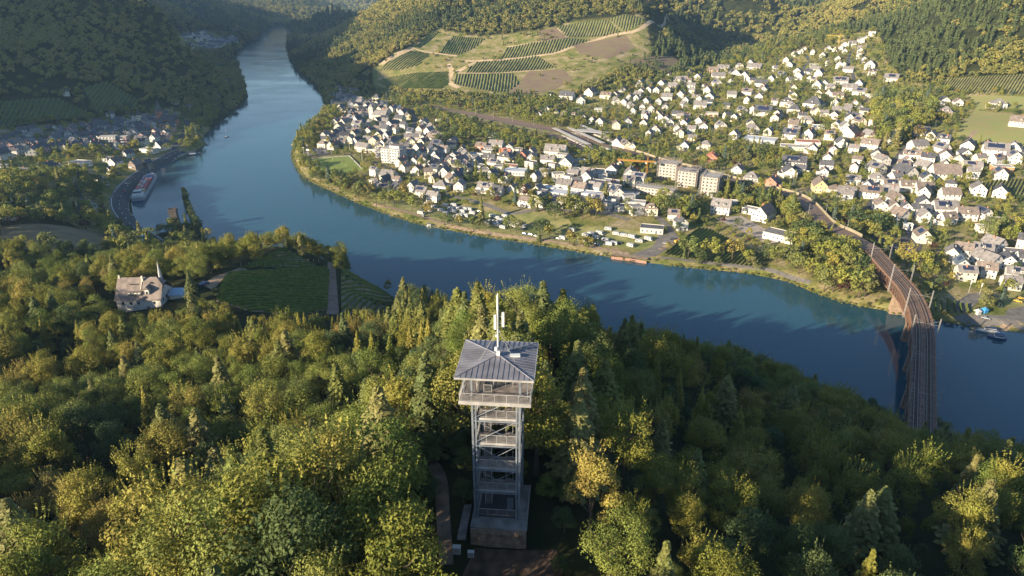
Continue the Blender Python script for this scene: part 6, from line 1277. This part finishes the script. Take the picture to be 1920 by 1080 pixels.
def jetty(a,b,w,lab):
    P,Q=pz(*a,0),pz(*b,0); L=math.hypot(Q[0]-P[0],Q[1]-P[1]); e=empty('jetty',((P[0]+Q[0])/2,(P[1]+Q[1])/2,0),math.atan2(Q[1]-P[1],Q[0]-P[0]),label=lab,cat='jetty')
    for k in range(int(L/1.2)): obj('plank',MB().box(-L/2+.6+k*1.2,0,.75,1.1,w,.12),PLK,e)
    for k in range(4):
        for s in (-1,1): obj('pile',MB().tube((-L/2+L*(k+.5)/4,s*w*.45,-1.5),(-L/2+L*(k+.5)/4,s*w*.45,1.3),.15,n=6),PLK,e)
jetty((372,270),(392,272),3,'wooden landing stage reaching into the river at the left village point'); jetty((546,272),(556,270),2.5,'short jetty on the bank left of the football pitch'); jetty((545,286),(555,284),2.5,'lower short jetty on the bank left of the football pitch'); jetty((1868,612),(1858,622),2.5,'narrow jetty leading to the moored boats at right')
# quay wall of the wharf
q=[np.array(pz(a,b,1.3)[:2]) for a,b in ((1146,482),(1180,486),(1212,491))]; e=empty('quay_wall',(0,0,0),label='reddish sheet-piled quay wall of the riverside wharf',cat='quay wall'); mb=MB(); q=resample(q,1.0)
for k in range(len(q)-1):
    a,b=q[k],q[k+1]; an=math.atan2(b[1]-a[1],b[0]-a[0]); obj('sheet_pile',MB().box((a[0]+b[0])/2,(a[1]+b[1])/2-(.18 if k%2 else 0),.4,.98,.3,3.0,an),mat('quay_brick',(.36,.20,.15),.9,.25,1),e)
strip('quay_path',q,5,DIRT,.0,shift=3.2,zf=lambda i,p:2.45)
# old stone bridge pier with railing in the bay
P=pz(330,436,0); e=empty('old_bridge_pier',(P[0],P[1]+2,0),R(10),label='dark tall stone pier standing alone on the wooded point in the bay',cat='pier'); obj('shaft',MB().box(0,0,8,6.5,5,18,0,0,.8,.8),SHADESTONE,e); obj('cap',MB().box(0,0,17.2,6,4.6,.7),SHADESTONE,e)
for k in range(6): obj('stone_course',MB().box(0,0,1.5+k*2.7,6.65*(1-.2*(10+k*2.7-8.5)/18),5.15*(1-.2*(10+k*2.7-8.5)/18),.3),SHADESTONE,e)
obj('parapet',MB().box(0,-2.1,18,6,.3,1.1).box(0,2.1,18,6,.3,1.1).box(-2.9,0,18,.3,4,1.1).box(2.9,0,18,.3,4,1.1),SHADESTONE,e); obj('lamp_post',MB().tube((2,0,17),(2,0,21),.12,n=5),DKST,e)
# football ground
GP=[hit(*p) for p in ((577,300),(654,294),(679,320),(613,327))]
mb=MB()
for i in range(4):
    a,b=GP[i],GP[(i+1)%4]; d=np.array(b[:2])-np.array(a[:2]); d/=np.linalg.norm(d); n=np.array([-d[1],d[0]])*.07; q=resample([a[:2],b[:2]],6)
    for u_,v_ in zip(q,q[1:]): mb.face([(u_[0]-n[0],u_[1]-n[1],G(*u_)+.29),(v_[0]-n[0],v_[1]-n[1],G(*v_)+.29),(v_[0]+n[0],v_[1]+n[1],G(*v_)+.29),(u_[0]+n[0],u_[1]+n[1],G(*u_)+.29)])
obj('pitch_lines',mb,PAINT,kind='structure')
for a,b,lb in ((0,3,'white goal at the riverside end of the football pitch'),(1,2,'white goal at the town end of the football pitch')):
    m=(np.array(GP[a])+np.array(GP[b]))/2; an=math.atan2(GP[b][1]-GP[a][1],GP[b][0]-GP[a][0]); e=empty('football_goal',m,an,label=lb,cat='goal'); obj('goal_frame',MB().tube((-3.6,0,0),(-3.6,0,2.4),.08).tube((3.6,0,0),(3.6,0,2.4),.08).tube((-3.6,0,2.4),(3.6,0,2.4),.08),WHT,e); obj('net_stay',MB().tube((-3.6,0,2.4),(-3.6,1.6,0),.04,n=4).tube((3.6,0,2.4),(3.6,1.6,0),.04,n=4).tube((-3.6,1.6,.05),(3.6,1.6,.05),.04,n=4),WHT,e)
for a,b,lb in ((572,305,'nearest'),(579,300,'second'),(656,285,'far left'),(680,310,'far right')):
    P=hit(a,b); e=empty('floodlight_mast',P,0,label='slim white floodlight mast beside the football pitch, %s one from the river'%lb,cat='floodlight'); obj('mast',MB().tube((0,0,0),(0,0,16),.18,.1,6),WHT,e); obj('lamp_head',MB().box(0,-.2,16,1.8,.3,.5),WHT,e)
fe=empty('pitch_fence',(0,0,0),label='low pale board fence along the town side of the football pitch',cat='fence')
for (a,b) in ((GP[0],GP[1]),(GP[1],GP[2])):
    q=resample([np.array(a[:2]),np.array(b[:2])],5)
    for u_,v_ in zip(q,q[1:]): obj('panel',MB().box((u_[0]+v_[0])/2,(u_[1]+v_[1])/2+2.5,G(*u_)+.6,np.hypot(*(v_-u_))-.1,.1,1.0,math.atan2(v_[1]-u_[1],v_[0]-u_[0])),STEELW,fe)
# people: one body each, skinned over a skeleton
def person_mesh(shirt,pants,run):
    bm=bmesh.new(); r=bm.verts.layers.skin.verify(); J=[((0,0,.95),.14),((0,0,1.2),.15),((0,0,1.45),.13),((0,0,1.56),.055),((0,.02,1.68),.1),((.09,0,.92),.1),((.1,.15*run,.5),.065),((.1,-.12*run,.08),.045),((.1,-.02-.12*run+.12,.04),.04),((-.09,0,.92),.1),((-.1,-.1*run,.5),.065),((-.1,-.3*run,.1),.045),((-.1,-.3*run+.12,.05),.04),((.2,0,1.43),.055),((.27,-.08*run,1.18),.042),((.25,.14,1.0),.03),((.25,.2,.96),.028),((-.2,0,1.43),.055),((-.27,.08*run,1.18),.042),((-.25,.2,1.05),.03),((-.25,.26,1.02),.028)]
    v=[bm.verts.new(p) for p,_ in J]
    for a,b in ((0,1),(1,2),(2,3),(3,4),(0,5),(5,6),(6,7),(7,8),(0,9),(9,10),(10,11),(11,12),(2,13),(13,14),(14,15),(15,16),(2,17),(17,18),(18,19),(19,20)): bm.edges.new((v[a],v[b]))
    for q,(_,ra) in zip(v,J): q[r].radius=(ra,ra)
    v[0][r].use_root=True; me=bpy.data.meshes.new('body'); bm.to_mesh(me); bm.free(); o=bpy.data.objects.new('tmp',me); COL.objects.link(o); o.modifiers.new('s','SKIN'); s=o.modifiers.new('d','SUBSURF'); s.levels=1
    ev=o.evaluated_get(bpy.context.evaluated_depsgraph_get()); m2=bpy.data.meshes.new_from_object(ev); bpy.data.objects.remove(o)
    for m in (mat('skin',(.50,.32,.22),.6,.05,1),shirt,pants): m2.materials.append(m)
    for p in m2.polygons: z=p.center.z; p.material_index=0 if (z>1.52 or (abs(p.center.x)>.22 and z<1.3) or .12<z<.5) else 1 if z>.95 else 2
    return m2
SH=mat('white_shirt',(.75,.75,.72),.8,.05,1);SR=mat('red_shirt',(.5,.06,.05),.8,.05,1);SB=mat('dark_shorts',(.04,.05,.09),.8,.05,1)
PM=[person_mesh(SH,SB,1.),person_mesh(SR,SH,.6),person_mesh(SH,SH,.3)]
for k,(a,b,l) in enumerate(((600,308,'person in white running near the river end of the pitch'),(612,303,'person in red standing at the left of the pitch'),(624,300,'person in white by the far touchline of the pitch'),(628,311,'person in white shirt in the middle of the pitch'),(641,304,'person in red near the town goal'),(648,312,'person in white at the right of the pitch'))):
    P=hit(a,b); tag(obj('person',PM[k%3],None,loc=(P[0],P[1],P[2]+.27),rz=k*1.3,smooth=True),l,'person','players on the football pitch')
P=None
px_=(3.2,-2.4)
# terrace posts of the spur vineyard
q=resample([np.array(hit(a,b)[:2]) for a,b in ((452,500),(520,503),(598,492))],3.6)
for p in q:
    o=obj('vineyard_post',MB().tube((0,0,-.3),(0,0,2.1),.07,n=5),mat('pale_post',(.55,.48,.36),.8,.1,1),loc=(p[0],p[1],G(*p))); tag(o,'pale wooden post of the vineyard row on the spur','post','posts of the spur vineyard')
q=resample([np.array(hit(a,b)[:2]) for a,b in ((440,520),(520,511),(612,508))],2.6); rest=[]
for p in q: rest.append((p[0],p[1],G(*p)-.2,rnd.uniform(.1,.2),rnd.random()*6,0))
P=hit(383,534); vehicle(0,0,'car','blue',60,world=P,lab='blue car parked on the yard between the chapel house and the vineyard',grp='parked cars')
P=hit(530,462); e=empty('viewpoint_lamp',P,0,label='small white domed lamp at the tip of the spur vineyard',cat='lamp'); obj('pole',MB().tube((0,0,0),(0,0,3.5),.08),STL,e); obj('dome',MB().tube((0,0,3.5),(0,0,4.1),.45,.2,10),WHT,e)
scatter('terrace_hedge',rest,MM,'low sunlit vines along the terrace edge of the spur','vines')
# blue tent and pavilions by the right bank
for a,b,l,m in ((1845,586,'bright blue garden pavilion on the right bank below the vineyard',mat('blue_tarpaulin',(.05,.25,.55),.6,.05,1)),(1832,589,'pale closed parasol tent beside the blue pavilion',WHT)):
    P=hit(a,b); e=empty('pavilion',P,.3,label=l,cat='tent'); obj('canopy',MB().hull([(-1.6,-1.6,2.0),(1.6,-1.6,2.0),(1.6,1.6,2.0),(-1.6,1.6,2.0)],[(-.05,-.05,3.4),(.05,-.05,3.4),(.05,.05,3.4),(-.05,.05,3.4)]).box(0,0,1.0,2.6,2.6,1.9),m,e); obj('pole',MB().tube((0,0,3.3),(0,0,3.8),.05),WHT,e)
for a,b in ((1816,548),(1836,553)):
    P=hit(a,b); o=empty('flag_pole',P,0); obj('pole',MB().tube((0,0,0),(0,0,8),.08,n=5),WHT,o); obj('flag',MB().box(0,-.05,6.6,.9,.05,2.4),WHT,o); later(o,'white flag on a tall pole','flag','flags by the right bank',P[0],P[1])
# ---------------------------------------------------------------- air
hz=MB().box(0,3300,205,9000,8400,430); m=bpy.data.materials.new('haze'); m.use_nodes=True; n_=m.node_tree; n_.nodes.remove(n_.nodes['Principled BSDF']); v_=n_.nodes.new('ShaderNodeVolumePrincipled')
v_.inputs['Color'].default_value=(.42,.68,1,1); v_.inputs['Density'].default_value=.000055; v_.inputs['Anisotropy'].default_value=.1; n_.links.new(v_.outputs[0],n_.nodes['Material Output'].inputs['Volume'])
HAZE=obj('haze',hz,m,kind='stuff',label='thin blue morning haze filling the valley'); 
finish_labels()
